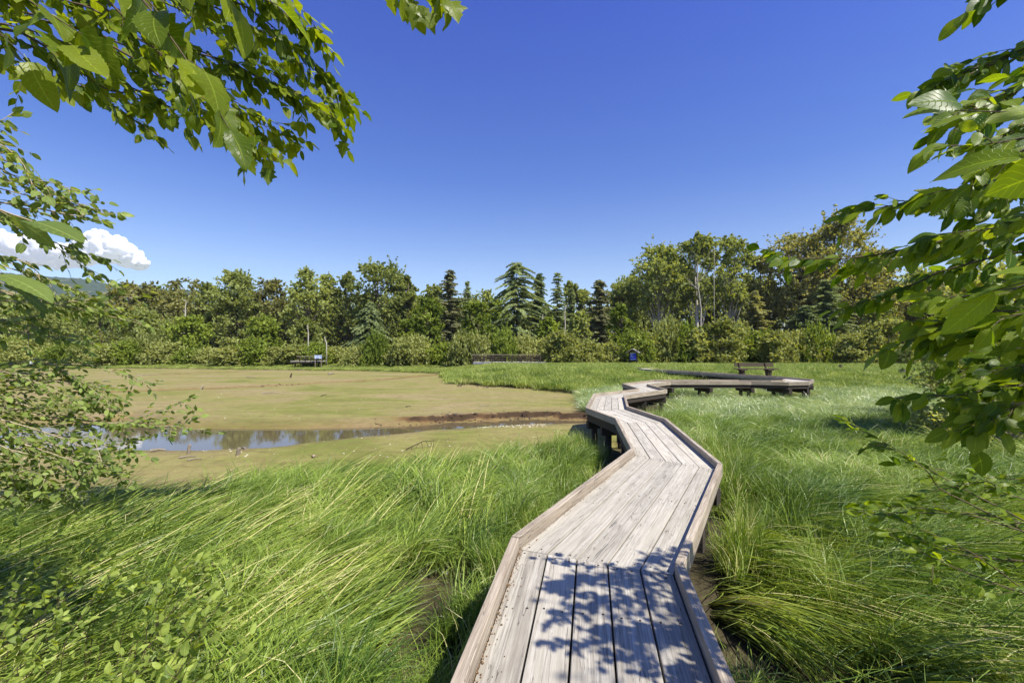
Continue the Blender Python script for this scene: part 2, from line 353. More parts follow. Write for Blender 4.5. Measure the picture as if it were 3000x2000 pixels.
def build_terrain():
    rows = np.concatenate([np.linspace(-6, .4, 14)[:-1], .4 * (190 / .4) ** np.linspace(0, 1, 420)])
    # finer rows where the creek bank stands
    extra = np.arange(11.5, 19.5, .035); rows = np.unique(np.concatenate([rows, extra]))
    cols = np.concatenate([np.linspace(-3.2, -1.45, 40)[:-1], np.linspace(-1.45, 1.45, 360), np.linspace(1.45, 3.2, 40)[1:]])
    ref = np.maximum(np.abs(rows), 3.0)
    X = ref[:, None] * cols[None, :]; Y = np.repeat(rows[:, None], len(cols), 1)
    z, damp_shade, soil = terrain(X, Y)
    nr, nc = X.shape
    V = np.stack([X, Y, z], -1).reshape(-1, 3)
    idx = np.arange(nr * nc).reshape(nr, nc)
    Fq = np.stack([idx[:-1, :-1], idx[:-1, 1:], idx[1:, 1:], idx[1:, :-1]], -1).reshape(-1, 4)
    m, N, L, b = new_mat('tidal mud and meadow soil')
    geo = N.new('ShaderNodeNewGeometry'); pos = geo.outputs['Position']
    a1 = N.new('ShaderNodeAttribute'); a1.attribute_name = 'damp_shade'; a2 = N.new('ShaderNodeAttribute'); a2.attribute_name = 'soil'
    f1 = noise(N, L, mapping(N, L, pos, (.16, .30, 1)), 1.0, 6, .62, .6)
    f2 = noise(N, L, pos, 3.5, 6, .7); f3 = noise(N, L, pos, 26, 4, .7)
    c = ramp(N, L, f1, [(.33, lin(166, 150, 112)), (.45, lin(158, 146, 98)), (.54, lin(150, 146, 84)), (.63, lin(126, 132, 58))])
    streak = noise(N, L, mapping(N, L, pos, (.55, 1.9, 1)), 1.2, 6, .7, .5)
    c = mix(N, L, ramp(N, L, streak, [(.50, 0.0), (.64, .65)]), c, lin(124, 130, 62))
    c = mix(N, L, ramp(N, L, f2, [(.35, .45), (.55, 0.0)]), c, lin(120, 96, 66))
    st2 = noise(N, L, mapping(N, L, pos, (.35, 3.2, 1)), 1.6, 6, .75, .3)
    c = mix(N, L, ramp(N, L, st2, [(.30, .6), (.42, 0.0)]), c, lin(102, 86, 56))
    c = mix(N, L, ramp(N, L, st2, [(.66, 0.0), (.76, .5)]), c, lin(176, 166, 128))
    c = mix(N, L, ramp(N, L, f3, [(.60, 0.0), (.75, .4)]), c, lin(92, 76, 50))
    c = mix(N, L, ramp(N, L, f3, [(.22, .45), (.32, 0.0)]), c, lin(186, 176, 140))
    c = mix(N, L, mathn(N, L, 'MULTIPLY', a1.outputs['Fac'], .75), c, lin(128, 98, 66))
    c = mix(N, L, ramp(N, L, mathn(N, L, 'MULTIPLY', a1.outputs['Fac'], .5), [(.50, 0.0), (.85, .85)]), c, lin(58, 45, 31))  # dark brown for wet channels and the bank's painted undercut shade
    c = mix(N, L, 1.0, c, (.75, .745, .66, 1), 'MULTIPLY')
    c = mix(N, L, a2.outputs['Fac'], c, ramp(N, L, f2, [(.3, lin(46, 40, 26)), (.7, lin(82, 74, 48))]))
    L.new(c, b.inputs['Base Color'])
    L.new(ramp(N, L, a1.outputs['Fac'], [(0, .9), (.35, .55), (.6, .9)]), b.inputs['Roughness']); b.inputs['Specular IOR Level'].default_value = .3
    hh = mathn(N, L, 'ADD', mathn(N, L, 'MULTIPLY', f2, .8), mathn(N, L, 'MULTIPLY', f3, .5))
    bump(N, L, hh, .9, .05, b)
    me = fast_mesh('ground', V, Fq, m, {'damp_shade': damp_shade.ravel(), 'soil': soil.ravel()}, smooth=True)
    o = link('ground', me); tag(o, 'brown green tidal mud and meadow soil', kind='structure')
    mb = MB(); mb.prism([(-6000, -6000), (6000, -6000), (6000, 9000), (-6000, 9000)], -2.4, -1.62)
    o = mb.build('far_ground', simple('far meadow ground', lin(92, 104, 50), .95, .3, .05)); o['kind'] = 'structure'
    # water in the creek
    xs = np.linspace(-40, 5.0, 300)
    yu = np.interp(xs, UP[:, 0], UP[:, 1]) + 1.2; yl = np.interp(xs, LO[:, 0], LO[:, 1]) - .9
    V = np.vstack([np.c_[xs, yl, np.full(300, WATER)], np.c_[xs, yu, np.full(300, WATER)]])
    i = np.arange(299); Fq = np.c_[i, i + 1, i + 301, i + 300]
    m, N, L, b = new_mat('still muddy creek water')
    geo = N.new('ShaderNodeNewGeometry')
    b.inputs['Base Color'].default_value = lin(92, 82, 58); b.inputs['Roughness'].default_value = .04; b.inputs['IOR'].default_value = 1.45
    b.inputs['Specular IOR Level'].default_value = .8
    f = noise(N, L, mapping(N, L, geo.outputs['Position'], (1, 2.2, 1)), 3.0, 3)
    bump(N, L, f, .08, .004, b)
    o = link('creek_water', fast_mesh('creek_water', V, Fq, m)); o['kind'] = 'structure'
build_terrain()

# ------------------------------------------------------------------ distant hill and cloud
def build_hill():
    prof = [(-900, 775), (-500, 778), (-200, 786), (0, 796), (120, 806), (215, 812), (260, 817), (330, 835), (380, 833), (430, 834), (470, 843), (560, 846), (650, 856), (800, 880), (1000, 930), (1300, 985), (1600, 1010)]
    D = 2300; n = 500; m_ = 40
    px = np.linspace(-900, 1600, n); py = np.interp(px, [a for a, b in prof], [b for a, b in prof])
    x = (px - 1500) / F * D; top = (1020 - py) / F * D
    top = top + (fbm(px * .03, px * 0 + 3, 5, 4) - .5) * 16 + (vnoise(px * .6, px * 0, 8) - .5) * 5
    t = np.linspace(0, 1, m_)
    X = np.repeat(x[None], m_, 0); Y = D - 900 + 900 * t[:, None] + 0 * X
    Z = top[None] * (t[:, None] ** .8) + (fbm(X * .01, Y * .01, 77, 4) - .5) * 60 * np.sin(np.pi * t[:, None]) * t[:, None] - 3
    Z[0] = -4
    V = np.stack([X, Y, Z], -1).reshape(-1, 3)
    V = np.vstack([V, np.c_[x, np.full(n, D + 400), np.full(n, -4)]])
    idx = np.arange((m_ + 1) * n).reshape(m_ + 1, n)
    Fq = np.stack([idx[:-1, :-1], idx[:-1, 1:], idx[1:, 1:], idx[1:, :-1]], -1).reshape(-1, 4)
    mm, N, L, b = new_mat('forested hillside')
    geo = N.new('ShaderNodeNewGeometry')
    f = noise(N, L, geo.outputs['Position'], .03, 6, .7)
    f2 = noise(N, L, geo.outputs['Position'], .008, 3, .6)
    c = ramp(N, L, f, [(.3, lin(30, 46, 30)), (.7, lin(62, 78, 44))])
    c = mix(N, L, ramp(N, L, f2, [(.58, 0.0), (.62, .7)]), c, lin(110, 112, 80))
    L.new(c, b.inputs['Base Color']); b.inputs['Roughness'].default_value = .95; b.inputs['Specular IOR Level'].default_value = .1
    o = link('forested_hill', fast_mesh('forested_hill', V, Fq, mm, smooth=True)); tag(o, 'blue green forested hill on the horizon', kind='structure')
build_hill()
def build_cloud():
    rg = np.random.default_rng(12); D = 6000
    blobs = []
    def P6(px, py, dd=0): return P(px, py, D + dd)
    spec = [(300, 735, 62), (260, 715, 45), (345, 738, 58), (385, 762, 42), (410, 775, 28), (225, 750, 55), (170, 750, 60), (110, 740, 60), (60, 725, 55), (20, 715, 50), (300, 700, 32), (275, 690, 24), (-30, 700, 55), (-90, 690, 60), (-140, 700, 60), (330, 715, 35)]
    for px, py, r in spec:
        blobs.append((P6(px, py, rg.uniform(-100, 100)), r / F * D * .8))
        for k in range(26):
            a = rg.uniform(0, math.pi * 1.15) - .1; rr = r * rg.uniform(.2, 1.0)
            blobs.append((P6(px + rr * math.cos(a), py - rr * math.sin(a) * .62, rg.uniform(-250, 100)), r * rg.uniform(.14, .34) / F * D))
    bm = bmesh.new(); bmesh.ops.create_icosphere(bm, subdivisions=2, radius=1)
    bm.verts.ensure_lookup_table(); bv = np.array([v.co[:] for v in bm.verts]); bf = np.array([[v.index for v in f.verts] for f in bm.faces]); bm.free()
    base = P6(200, 798)[2]
    V = []; Fc = []; n = 0
    for c, r in blobs:
        nn = 1 + .28 * (fbm(bv[:, 0] * 2 + c[0], bv[:, 1] * 2 + bv[:, 2] * 3.1, 3, 4) - .5)[:, None]
        v = bv * nn * r * np.array([1.15, 1, .8]) + c
        v[:, 2] = np.where(v[:, 2] < base, base + (v[:, 2] - base) * .12, v[:, 2])
        V.append(v); Fc.append(bf + n); n += len(v)
    mm, N, L, b = new_mat('white cumulus'); b.inputs['Base Color'].default_value = (.93, .94, .96, 1); b.inputs['Roughness'].default_value = 1
    b.inputs['Specular IOR Level'].default_value = 0
    tr = N.new('ShaderNodeBsdfTranslucent'); tr.inputs['Color'].default_value = (.95, .96, .98, 1)
    geo = N.new('ShaderNodeNewGeometry'); bump(N, L, noise(N, L, geo.outputs['Position'], .012, 6, .65), .2, 30, b)
    ms = N.new('ShaderNodeMixShader'); ms.inputs[0].default_value = .5
    L.new(b.outputs[0], ms.inputs[1]); L.new(tr.outputs[0], ms.inputs[2]); L.new(ms.outputs[0], N['Material Output'].inputs['Surface'])
    o = link('cloud', fast_mesh('cloud', np.vstack(V), np.vstack(Fc), mm, smooth=True))
    md = o.modifiers.new('merge', 'REMESH'); md.mode = 'VOXEL'; md.voxel_size = 16; md.use_smooth_shade = True
    md = o.modifiers.new('soften', 'SMOOTH'); md.factor = .6; md.iterations = 5
    for sz, st in ((160, 45), (50, 26)):
        tx = bpy.data.textures.new('puffs', 'CLOUDS'); tx.noise_scale = sz; tx.noise_depth = 3; md = o.modifiers.new('puffs', 'DISPLACE'); md.texture = tx; md.strength = st; md.mid_level = .5; md.texture_coords = 'GLOBAL'
    tag(o, 'puffy white cumulus cloud low over the hill', 'cloud')
build_cloud()

# ------------------------------------------------------------------ boardwalk
Lp = [(-.62, -1.2), G(1316, 2000, .09), G(1498, 1570, .09), G(1848, 1313, .09), G(1801, 1224, .09), G(1715, 1193, .09), G(1739, 1152, .09), G(1868, 1138, .09), G(1822, 1123, .09),
      (6.55, 21.15), (8.6, 21.2), (10.5, 21.15), (11.75, 20.75), (12.35, 20.85), (12.95, 21.7), (12.75, 23.2), (11.75, 25.3), (10.8, 27.9), (9.7, 30.4), (9.2, 32.6), (9.7, 35.3)]
Rp = [(.62, -1.2), G(2156, 2000, .09), G(2005, 1650, .09), G(2117, 1358, .09), G(1953, 1225, .09), G(1842, 1189, .09), G(1832, 1156, .09), G(1955, 1140, .09), G(1899, 1125, .09),
      (7.0, 20.05), (8.72, 20.08), (10.54, 20.05), (11.9, 19.6), (12.95, 19.85), (14.2, 21.4), (13.9, 23.9), (12.85, 26.0), (11.85, 28.5), (10.8, 30.9), (10.3, 32.4), (10.8, 35.3)]
Lp = np.array(Lp); Rp = np.array(Rp)
MIDP = (Lp + Rp) / 2
walk = empty('boardwalk', (0, 0, 0)); tag(walk, 'weathered timber boardwalk zigzagging over mud and grass', 'boardwalk')
def oriented(name, poly, z0, z1, mat, parent, bevel=0, drop=0, zj=0):
    """prism over a quad (a0,a1 at the start, b1,b0 at the end) whose own X axis runs along the board"""
    q = np.asarray(poly, float); a = (q[0] + q[3]) / 2; b = (q[1] + q[2]) / 2
    c = q.mean(0); ang = math.atan2(b[1] - a[1], b[0] - a[0]); ca, sa = math.cos(-ang), math.sin(-ang)
    loc = [((p[0] - c[0]) * ca - (p[1] - c[1]) * sa, (p[0] - c[0]) * sa + (p[1] - c[1]) * ca) for p in q]
    area = sum(loc[i][0] * loc[(i + 1) % 4][1] - loc[(i + 1) % 4][0] * loc[i][1] for i in range(4))
    if area < 0: loc = loc[::-1]
    mb = MB(); mb.prism(loc, z0, z1)
    o = link(name, mb.mesh(name, mat, bevel), parent); o.location = (c[0], c[1], zj); o.rotation_euler = (random.uniform(-.004, .004), 0, ang)
    return o
CT = .062
screws = MB(); 
def disc(mb, x, y, z, r):
    a = np.arange(6) * math.pi / 3; V = np.vstack([np.c_[x + r * np.cos(a), y + r * np.sin(a), np.full(6, z)], np.c_[x + r * np.cos(a), y + r * np.sin(a), np.full(6, z - .01)]])
    mb.add(V, [[i, (i + 1) % 6, (i + 1) % 6 + 6, i + 6][::-1] for i in range(6)] + [[0, 1, 2, 3], [0, 3, 4, 5]])
for i in range(len(Lp) - 1):
    A, B, A2, B2 = Lp[i], Rp[i], Lp[i + 1], Rp[i + 1]
    u0 = (B - A) / np.linalg.norm(B - A); u1 = (B2 - A2) / np.linalg.norm(B2 - A2)
    dirv = (A2 + B2 - A - B); dirv = dirv / np.linalg.norm(dirv)
    near = i < 6
    ct = CT
    Li0, Li1 = A + u0 * (ct + .004), A2 + u1 * (ct + .004); Ri0, Ri1 = B - u0 * (ct + .004), B2 - u1 * (ct + .004)
    g = .010 if i < 2 else .012
    e = dirv * .003
    for k in range(5):
        def at(t, s): return (Li0 + (Ri0 - Li0) * t) if s == 0 else (Li1 + (Ri1 - Li1) * t)
        w0 = np.linalg.norm(Ri0 - Li0); w1 = np.linalg.norm(Ri1 - Li1)
        gk = g * random.uniform(.6, 1.4)
        t00, t01 = k / 5 + gk / w0 / 2, (k + 1) / 5 - gk / w0 / 2; t10, t11 = k / 5 + gk / w1 / 2, (k + 1) / 5 - gk / w1 / 2
        mat = M['deck_grey'] if (i <= 1 and k != 1) or (i == 0) else M['deck']
        zj = random.uniform(-.002, .002)
        oriented('plank', [at(t00, 0) + e, at(t10, 1) - e, at(t11, 1) - e, at(t01, 0) + e], -.042, 0, mat, walk, .003 if near else 0, zj=zj)
        if near and i > 0:
            for s_, tt in ((0, .06), (0, .5), (1, .06)):
                for q in (.25, .75):
                    t = (k + q) / 5
                    p0 = Li0 + (Ri0 - Li0) * t; p1 = Li1 + (Ri1 - Li1) * t; Lg = np.linalg.norm(p1 - p0)
                    f_ = (.05 / Lg) if (s_ == 0 and tt < .1) else (.5 if s_ == 0 else 1 - .05 / Lg)
                    p = p0 + (p1 - p0) * f_ + np.array([random.uniform(-.012, .012), random.uniform(-.012, .012)])
                    disc(screws, p[0], p[1], zj + .0035, .0068)
    h = .09 + random.uniform(-.004, .006)
    # kerb boards; long ones are two lengths butted
    for side in (0, 1):
        a0, a1, uu0, uu1 = (A, A2, u0, u1) if side == 0 else (B, B2, -u0, -u1)
        ln = np.linalg.norm(a1 - a0); parts = 2 if ln > 3.2 or (near and ln > 2.6 and side == 0) else 1
        for q in range(parts):
            s0 = a0 + (a1 - a0) * q / parts + dirv * .003; s1 = a0 + (a1 - a0) * (q + 1) / parts - dirv * .003
            v0 = uu0 + (uu1 - uu0) * q / parts; v1 = uu0 + (uu1 - uu0) * (q + 1) / parts
            hh = h + random.uniform(-.004, .004)
            oriented('curb_board', [s0, s1, s1 + v1 * ct, s0 + v0 * ct], -.055, hh, M['curb'] if i != 0 else M['deck_grey'], walk, .004 if near else 0)
    # joists and side beams
    for t in (.07, .5, .93):
        p0 = A + (B - A) * t; p1 = A2 + (B2 - A2) * t; nrm = np.array([-dirv[1], dirv[0]]) * .035
        zb = -.24 if near else -.20
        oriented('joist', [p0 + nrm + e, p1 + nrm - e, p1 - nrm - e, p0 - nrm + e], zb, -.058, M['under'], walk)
screws.build('screw_heads', M['iron'], walk)['kind'] = 'stuff'
# cross beams and posts
beam_at = [(MIDP[i], Lp[i], Rp[i]) for i in range(1, len(Lp))]
for s_ in ((1, .5), (2, .5), (4, .5), (6, .5)):
    i, t = s_; a = Lp[i] * (1 - t) + Lp[i + 1] * t; b = Rp[i] * (1 - t) + Rp[i + 1] * t; beam_at.append(((a + b) / 2, a, b))
for c, a, b in beam_at:
    u = (b - a) / np.linalg.norm(b - a); n_ = np.array([-u[1], u[0]]) * .07
    a_ = a + u * .05; b_ = b - u * .05
    if c[1] > 19.5 and c[1] < 22 and c[0] < 12.6:     # beams that stick out beyond the deck edge
        a_ = a - u * .12; b_ = b + u * .12
    zb0, zb1 = (-.43, -.243) if c[1] < 16 else (-.40, -.203)
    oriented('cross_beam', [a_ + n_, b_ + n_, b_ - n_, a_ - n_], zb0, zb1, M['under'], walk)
    for t in (.2, .8):
        p = a + (b - a) * t; zt = tz(p[0], p[1]) - .25
        mb = MB(); r = .075
        pts = [(p[0] + random.uniform(-.02, .02), p[1], zt), (p[0], p[1], zb0 - .003)]
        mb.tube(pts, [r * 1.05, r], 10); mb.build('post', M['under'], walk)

# dry bits swept against the left kerb
lit = MB()
for k in range(300):
    i = 1 if k < 200 else 2
    t = random.random(); a = Lp[i] * (1 - t) + Lp[i + 1] * t; u = (Rp[i] - Lp[i]) / np.linalg.norm(Rp[i] - Lp[i])
    p = a + u * (CT + .008 + abs(random.gauss(0, .014 if k % 5 else .06))); s = random.uniform(.0012, .0042); r = random.uniform(0, 3)
    z = .004 + random.uniform(0, .006)
    q = [(p[0] + s * math.cos(r + o), p[1] + s * math.sin(r + o)) for o in (0, 1.3, 3.0, 4.6)]
    lit.prism(q, .0008, z)
tag(lit.build('dry_litter', M['litter']), kind='stuff', label='brown leaf bits along the kerb')

# ------------------------------------------------------------------ bench
def build_bench():
    c = P(2213, 1096, 26.6); cx, cy = c[0], c[1]
    o = empty('bench', (cx, cy, 0)); o.scale = (1, 1, .84); tag(o, 'dark brown wooden bench beside the far loop of the boardwalk', 'bench')
    def bx(name, c, d, rx=0):
        mb = MB(); mb.box((0, 0, 0), d); x = mb.build(name, M['bench'], o, .006); x.location = c; x.rotation_euler = (rx, 0, 0); return x
    for k in range(3): bx('seat_board', (0, -.20 + k * .15, .42), (2.45, .14, .045))
    for k in range(2): bx('back_board', (.10, .36 + .02 * k, .62 + k * .13), (2.30, .045, .12), -.12)
    for s in (-1, 1):
        x = s * .78
        bx('back_post', (x, .31, .42), (.09, .09, .84), -.1)
        bx('seat_bearer', (x, -.02, .35), (.36, .52, .09))
        for yy in (-.16, .18):
            bx('leg', (x - .0, yy, -.10), (.12, .12, .80))
        bx('brace', (x, .0, .22), (.10, .44, .12), .25)
build_bench()
# small platform under the bench
pf = empty('bench_platform', (0, 0, 0)); tag(pf, 'small timber platform carrying the bench', 'platform')
c = P(2213, 1096, 26.6)
for k in range(6):
    oriented('plank', [(c[0] - 1.3, c[1] - .55 + k * .2), (c[0] + 1.3, c[1] - .55 + k * .2), (c[0] + 1.3, c[1] - .36 + k * .2), (c[0] - 1.3, c[1] - .36 + k * .2)], -.29, -.25, M['deck'], pf)
for sx in (-1.1, 1.1):
    for sy in (-.4, .5):
        mb = MB(); mb.tube([(c[0] + sx, c[1] + sy, -1.4), (c[0] + sx, c[1] + sy, -.293)], .06, 8); mb.build('post', M['under'], pf)

# ------------------------------------------------------------------ information kiosk
def build_kiosk():
    D = 50.0; c = P(1855, 1062, D); gz = tz(c[0], c[1])
    o = empty('information_kiosk', (c[0], c[1], gz), R(-24)); tag(o, 'small roofed notice post with a blue panel by the shrubs', 'kiosk')
    zr = P(1855, 1022, D)[2] - gz
    for s in (-1, 1):
        mb = MB(); mb.box((s * .40, 0, zr / 2 - .2), (.11, .11, zr - .1)); mb.build('post', M['bridge'], o)
    blue = simple('blue notice panel', lin(24, 52, 190), .4, .1, 3); white = simple('white print', lin(225, 228, 235), .5, .05, 3)
    mb = MB(); mb.box((0, -.06, zr * .54), (.62, .05, zr * .44)); pn = mb.build('panel', blue, o)
    ln = MB()
    for k, (x, z, w) in enumerate([(-.12, .69, .30), (-.18, .60, .20), (-.08, .52, .36), (.0, .37, .5)]): ln.box((x, -.088, zr * z), (w, .008, .045))
    ln.build('print_lines', white, pn)
    mb = MB(); mb.box((0, 0, zr * .86), (1.0, .3, .22)); mb.build('header_board', M['under'], o)
    roofm = wood_mat('grey shingle roof', lin(176, 168, 160), lin(120, 112, 104), lin(150, 142, 134))
    for s in (-1, 1):
        mb = MB(); mb.box((0, 0, 0), (.84, .95, .06)); r = mb.build('roof_panel', roofm, o)
        r.location = (s * .36, 0, zr - .21); r.rotation_euler = (0, s * R(32), 0)
build_kiosk()

# ------------------------------------------------------------------ footbridge with railing, and landing
def build_bridge():
    D = 53.0; a = P(1386, 1064, D); b = P(1552, 1064, D); x0, x1, y = a[0], b[0], a[1]
    z0 = P(1400, 1060, D)[2]; zt = P(1400, 1039, D)[2]
    o = empty('footbridge', (x0, y, z0)); tag(o, 'brown railed footbridge in front of the far shrubs', 'footbridge')
    W = x1 - x0; H = zt - z0
    mb = MB(); mb.box((W / 2 + 1.0, 0, -.14), (W + 2.0, .16, .22)); mb.build('side_beam', simple('grey beam', lin(126, 128, 132), .8, .2, 2), o)
    for k in range(20):
        mb = MB(); mb.box((.1 + k * (W + 1.6) / 19, .95, -.02), (.36, 1.7, .05)); mb.build('plank', M['deck'], o)
    for side in (0, 1):
        yy = side * 1.85
        for k in range(8):
            mb = MB(); mb.box((.05 + k * (W + 1.2) / 7, yy, H / 2 - .06), (.12, .12, H - .06)); mb.build('post', M['bridge'], o)
        for z_, t in ((H, .06), (H * .68, .09), (H * .36, .09)):
            mb = MB(); mb.box((W / 2 + .5, yy - (.08 if z_ < H else 0), z_), (W + 1.4, .04 if z_ < H else .18, t)); mb.build('rail', M['bridge'] if z_ < H else M['drift'], o)
    # left landing
    D = 56.5; a = P(852, 1058, D); b = P(945, 1058, D); z0 = P(900, 1058, D)[2]; zt = P(900, 1045, D)[2]
    o = empty('landing', (a[0], a[1], z0)); tag(o, 'low timber landing with one pale rail at the far mud edge', 'landing')
    W = b[0] - a[0]; H = zt - z0
    for k in range(8):
        mb = MB(); mb.box((.25 + k * W / 8, .5, 0), (W / 8 - .03, 1.4, .08)); mb.build('plank', M['deck'], o)
    mb = MB(); mb.box((W / 2, -.24, -.12), (W, .08, .16)); mb.build('side_beam', M['under'], o)
    for k in range(5):
        mb = MB(); mb.box((W * .3 + k * W * .7 / 4, -.15, H / 2 - .02), (.1, .1, H + .1)); mb.build('post', M['under'], o)
    mb = MB(); mb.box((W * .62, -.15, H + .06), (W * .85, .14, .08)); mb.build('rail', M['drift'], o)
    mb = MB(); mb.box((W * .62, -.22, H * .55), (W * .8, .04, .1)); mb.build('rail', M['under'], o)
    for k in range(4):
        mb = MB(); mb.box((.3 + k * W / 4, .5, -.5), (.14, .14, .9)); mb.build('post', M['under'], o)
    # blue and white board beside it
    p = P(932, 1052, 56.0); gz = tz(p[0], p[1]); o = empty('notice_board', (p[0], p[1], gz)); tag(o, 'blue and white notice board beside the timber landing', 'sign')
    zc = P(932, 1045, 56.0)[2] - gz
    mb = MB(); mb.box((0, 0, zc), (.9, .06, .42)); bd = mb.build('board', simple('pale blue board', lin(138, 162, 204), .5, .1, 3), o)
    ln = MB()
    for k, (x, z, w, h) in enumerate([(-.3, .14, .24, .08), (.2, .15, .4, .07), (-.1, -.02, .7, .06), (.25, -.15, .3, .1), (-.32, -.16, .14, .1)]): ln.box((x, -.036, zc + z), (w, .008, h))
    ln.build('white_markings', simple('white marks', lin(235, 238, 242), .5, .05, 3), bd)
    for s in (-1, 1):
        mb = MB(); mb.box((s * .38, .05, zc / 2), (.08, .04, zc + .3)); mb.build('post', M['drift'], o)
    # small white sign far left
    p = P(92, 1068, 58); gz = tz(p[0], p[1]); zc = P(92, 1062, 58)[2] - gz
    o = empty('marker_sign', (p[0], p[1], gz)); tag(o, 'tiny white marker sign on a post at the far left shore', 'sign')
    mb = MB(); mb.box((0, 0, zc), (.42, .04, .34)); mb.build('board', simple('white sign', lin(225, 226, 224), .5, .05, 3), o)
    mb = MB(); mb.box((0, .05, zc / 2 - .1), (.09, .05, zc + .2)); mb.build('post', M['drift'], o)
build_bridge()

# ------------------------------------------------------------------ things lying on the mud
def on_ground(px, py, z=MUDZ):
    x, y = G(px, py, z); z1 = tz(x, y); x, y = G(px, py, z1); return x, y, tz(x, y)
def stick(pts, r, name, label, cat, mat, group=None, side=()):
    o = empty(name, pts[0]); tag(o, label, cat, group); p0 = np.array(pts[0])
    mb = MB(); q = [np.array(p) - p0 for p in pts]; mb.tube(q, list(np.linspace(r, r * .45, len(q))), 7); mb.build('stem', mat, o)
    for a, b, rr in side:
        mb = MB(); mb.tube([np.array(a) - p0, np.array(b) - p0], [rr, rr * .4], 5); mb.build('branch', mat, o)
    return o
for px, py, hpx, rpx, lab in ((552, 1328, 26, 4.5, 'thin weathered wooden stake at the water edge, tilted slightly'), (697, 1332, 20, 6, 'short thick weathered stake with a chip of wood beside it')):
    x, y, z = on_ground(px, py); d = y
    mb = MB(); h = hpx / F * d; r = rpx / F * d
    mb.tube([(0, 0, -.2), (.01, 0, h * .6), (.035, 0, h)], [r, r * .95, r * .8], 8); o = mb.build('stake', M['drift']); o.location = (x, y, z); tag(o, lab, 'stake')
logs = [((720, 1317), (706, 1313), .05, 'chip of bleached wood lying beside the short stake'), ((440, 1322), (486, 1319), .06, 'flat driftwood log at the creek edge behind the leaves'),
        ((524, 1343), (575, 1338), .035, 'long thin bleached stick on the near mud'), ((548, 1350), (592, 1345), .03, 'second thin bleached stick just in front of the first'),
        ((588, 1140), (598, 1134), .06, 'stubby stick lying slanted in the far mud channel'), ((962, 1098), (980, 1096), .14, 'pale driftwood log on the far mud below the landing'),
        ((851, 1107), (855, 1100), .12, 'small dark stump sticking up from the far mud'), ((868, 1079), (878, 1077), .12, 'short pale log at the grass edge below the landing'),
        ((765, 1153), (820, 1151), .05, 'long pale stick on the middle of the mud flat'), ((722, 1106), (752, 1108), .05, 'thin stick near the far channel'),
        ((1188, 1192), (1205, 1191), .03, 'short dark twig on the mud right of centre'), ((940, 1160), (958, 1156), .03, 'small dark twig on the mid mud'),
        ((1405, 1190), (1434, 1188), .03, 'twig lying just above the eroded bank'), ((915, 1341), (925, 1339), .05, 'small white chunk of wood on the near mud'),
        ((400, 1100), (470, 1097), .07, 'pale driftwood pole along the far shore behind the leaves'), ((300, 1117), (322, 1116), .08, 'pale wood chunk far left on the mud')]
for (a, b, r, lab) in logs:
    A = np.array(on_ground(*a)); B = np.array(on_ground(*b)); A[2] += r * .5; B[2] += r * .6
    if 'stump' in lab: B = A + np.array([.1, 0, .35])
    m_ = (A + B) / 2 + np.array([0, .02, .01 + r * .2])
    stick([A, m_, B], r * .7, 'driftwood', lab, 'driftwood', M['bark_dark'] if 'dark' in lab else M['drift'], 'driftwood pieces on the mud')
A = np.array(on_ground(1190, 1318)); B = np.array(on_ground(1278, 1306)); A[2] += .02; B[2] += .14
mid = A * .45 + B * .55 + np.array([0, 0, .08])
sd_ = []
for t in (.2, .4, .5, .65, .8, .9):
    p = A + (B - A) * t + np.array([0, 0, .06 * (1 - abs(t - .5))]); sd_.append((p, p + np.array([random.uniform(-.1, .15), random.uniform(-.12, 0), -.14 - .05 * t]), .008))
stick([A, mid, B], .014, 'dead_branch', 'dead twiggy branch lying on the mud at the grass edge', 'branch', M['bark_dark'], None, sd_)

def scatter_mesh(name, pts, size, mat, label, flat=.6):
    bm = bmesh.new(); bmesh.ops.create_icosphere(bm, subdivisions=1, radius=1)
    bv = np.array([v.co[:] for v in bm.verts]); bf = np.array([[v.index for v in f.verts] for f in bm.faces]); bm.free()
    V = []; Fc = []; n = 0
    for p in pts:
        s = size * RNG.uniform(.4, 1.4); v = bv * (1 + RNG.uniform(-.3, .3, (len(bv), 1))) * s * np.array([RNG.uniform(.7, 1.6), RNG.uniform(.7, 1.3), flat])
        V.append(v + p); Fc.append(bf + n); n += len(v)
    o = link(name, fast_mesh(name, np.vstack(V), np.vstack(Fc), mat)); tag(o, label, kind='stuff')
def pts_px(n, x0, x1, y0, y1, f=None):
    P_ = []
    while len(P_) < n:
        px, py = RNG.uniform(x0, x1), RNG.uniform(y0, y1)
        if f and not f(px, py): continue
        x, y = G(px, py, MUDZ); P_.append((x, y))
    a = np.array(P_); z = terrain(a[:, 0], a[:, 1])[0]; return np.c_[a, z]
scatter_mesh('pebbles', pts_px(170, 1400, 1600, 1232, 1252), .022, M['stone'], 'pale pebbles and shells by the creek')
scatter_mesh('scattered_pebbles', pts_px(420, 0, 1640, 1085, 1345), .018, M['stone'], 'pale specks scattered on the mud')
scatter_mesh('dark_clods', pts_px(260, 1340, 1600, 1116, 1140, lambda a, b: RNG.random() < 1.2 - abs(b - 1124 - (a - 1340) * .02) / 10), .10, M['clod'], 'dark mud clods at the grass edge', .5)
scatter_mesh('small_clods', pts_px(500, 0, 1680, 1090, 1345), .014, M['clod'], 'dark specks of debris on the mud', .5)
bank = []
for k in range(1500):
    x = RNG.uniform(-5.2, 3.6)
    if vnoise(np.array([x * 1.6]), np.array([2.]), 3)[0] * min(1, (x + 5.2) / 3) + .1 < RNG.random() * .9: continue
    j_ = float((fbm(np.array([x * 1.7]), np.array([UP[5, 1] * .3]), 31, 4)[0] - .5) * .8); yu = np.interp(x, UP[:, 0], UP[:, 1]); bank.append((x, yu + j_ + .5 + RNG.normal(0, .25)))
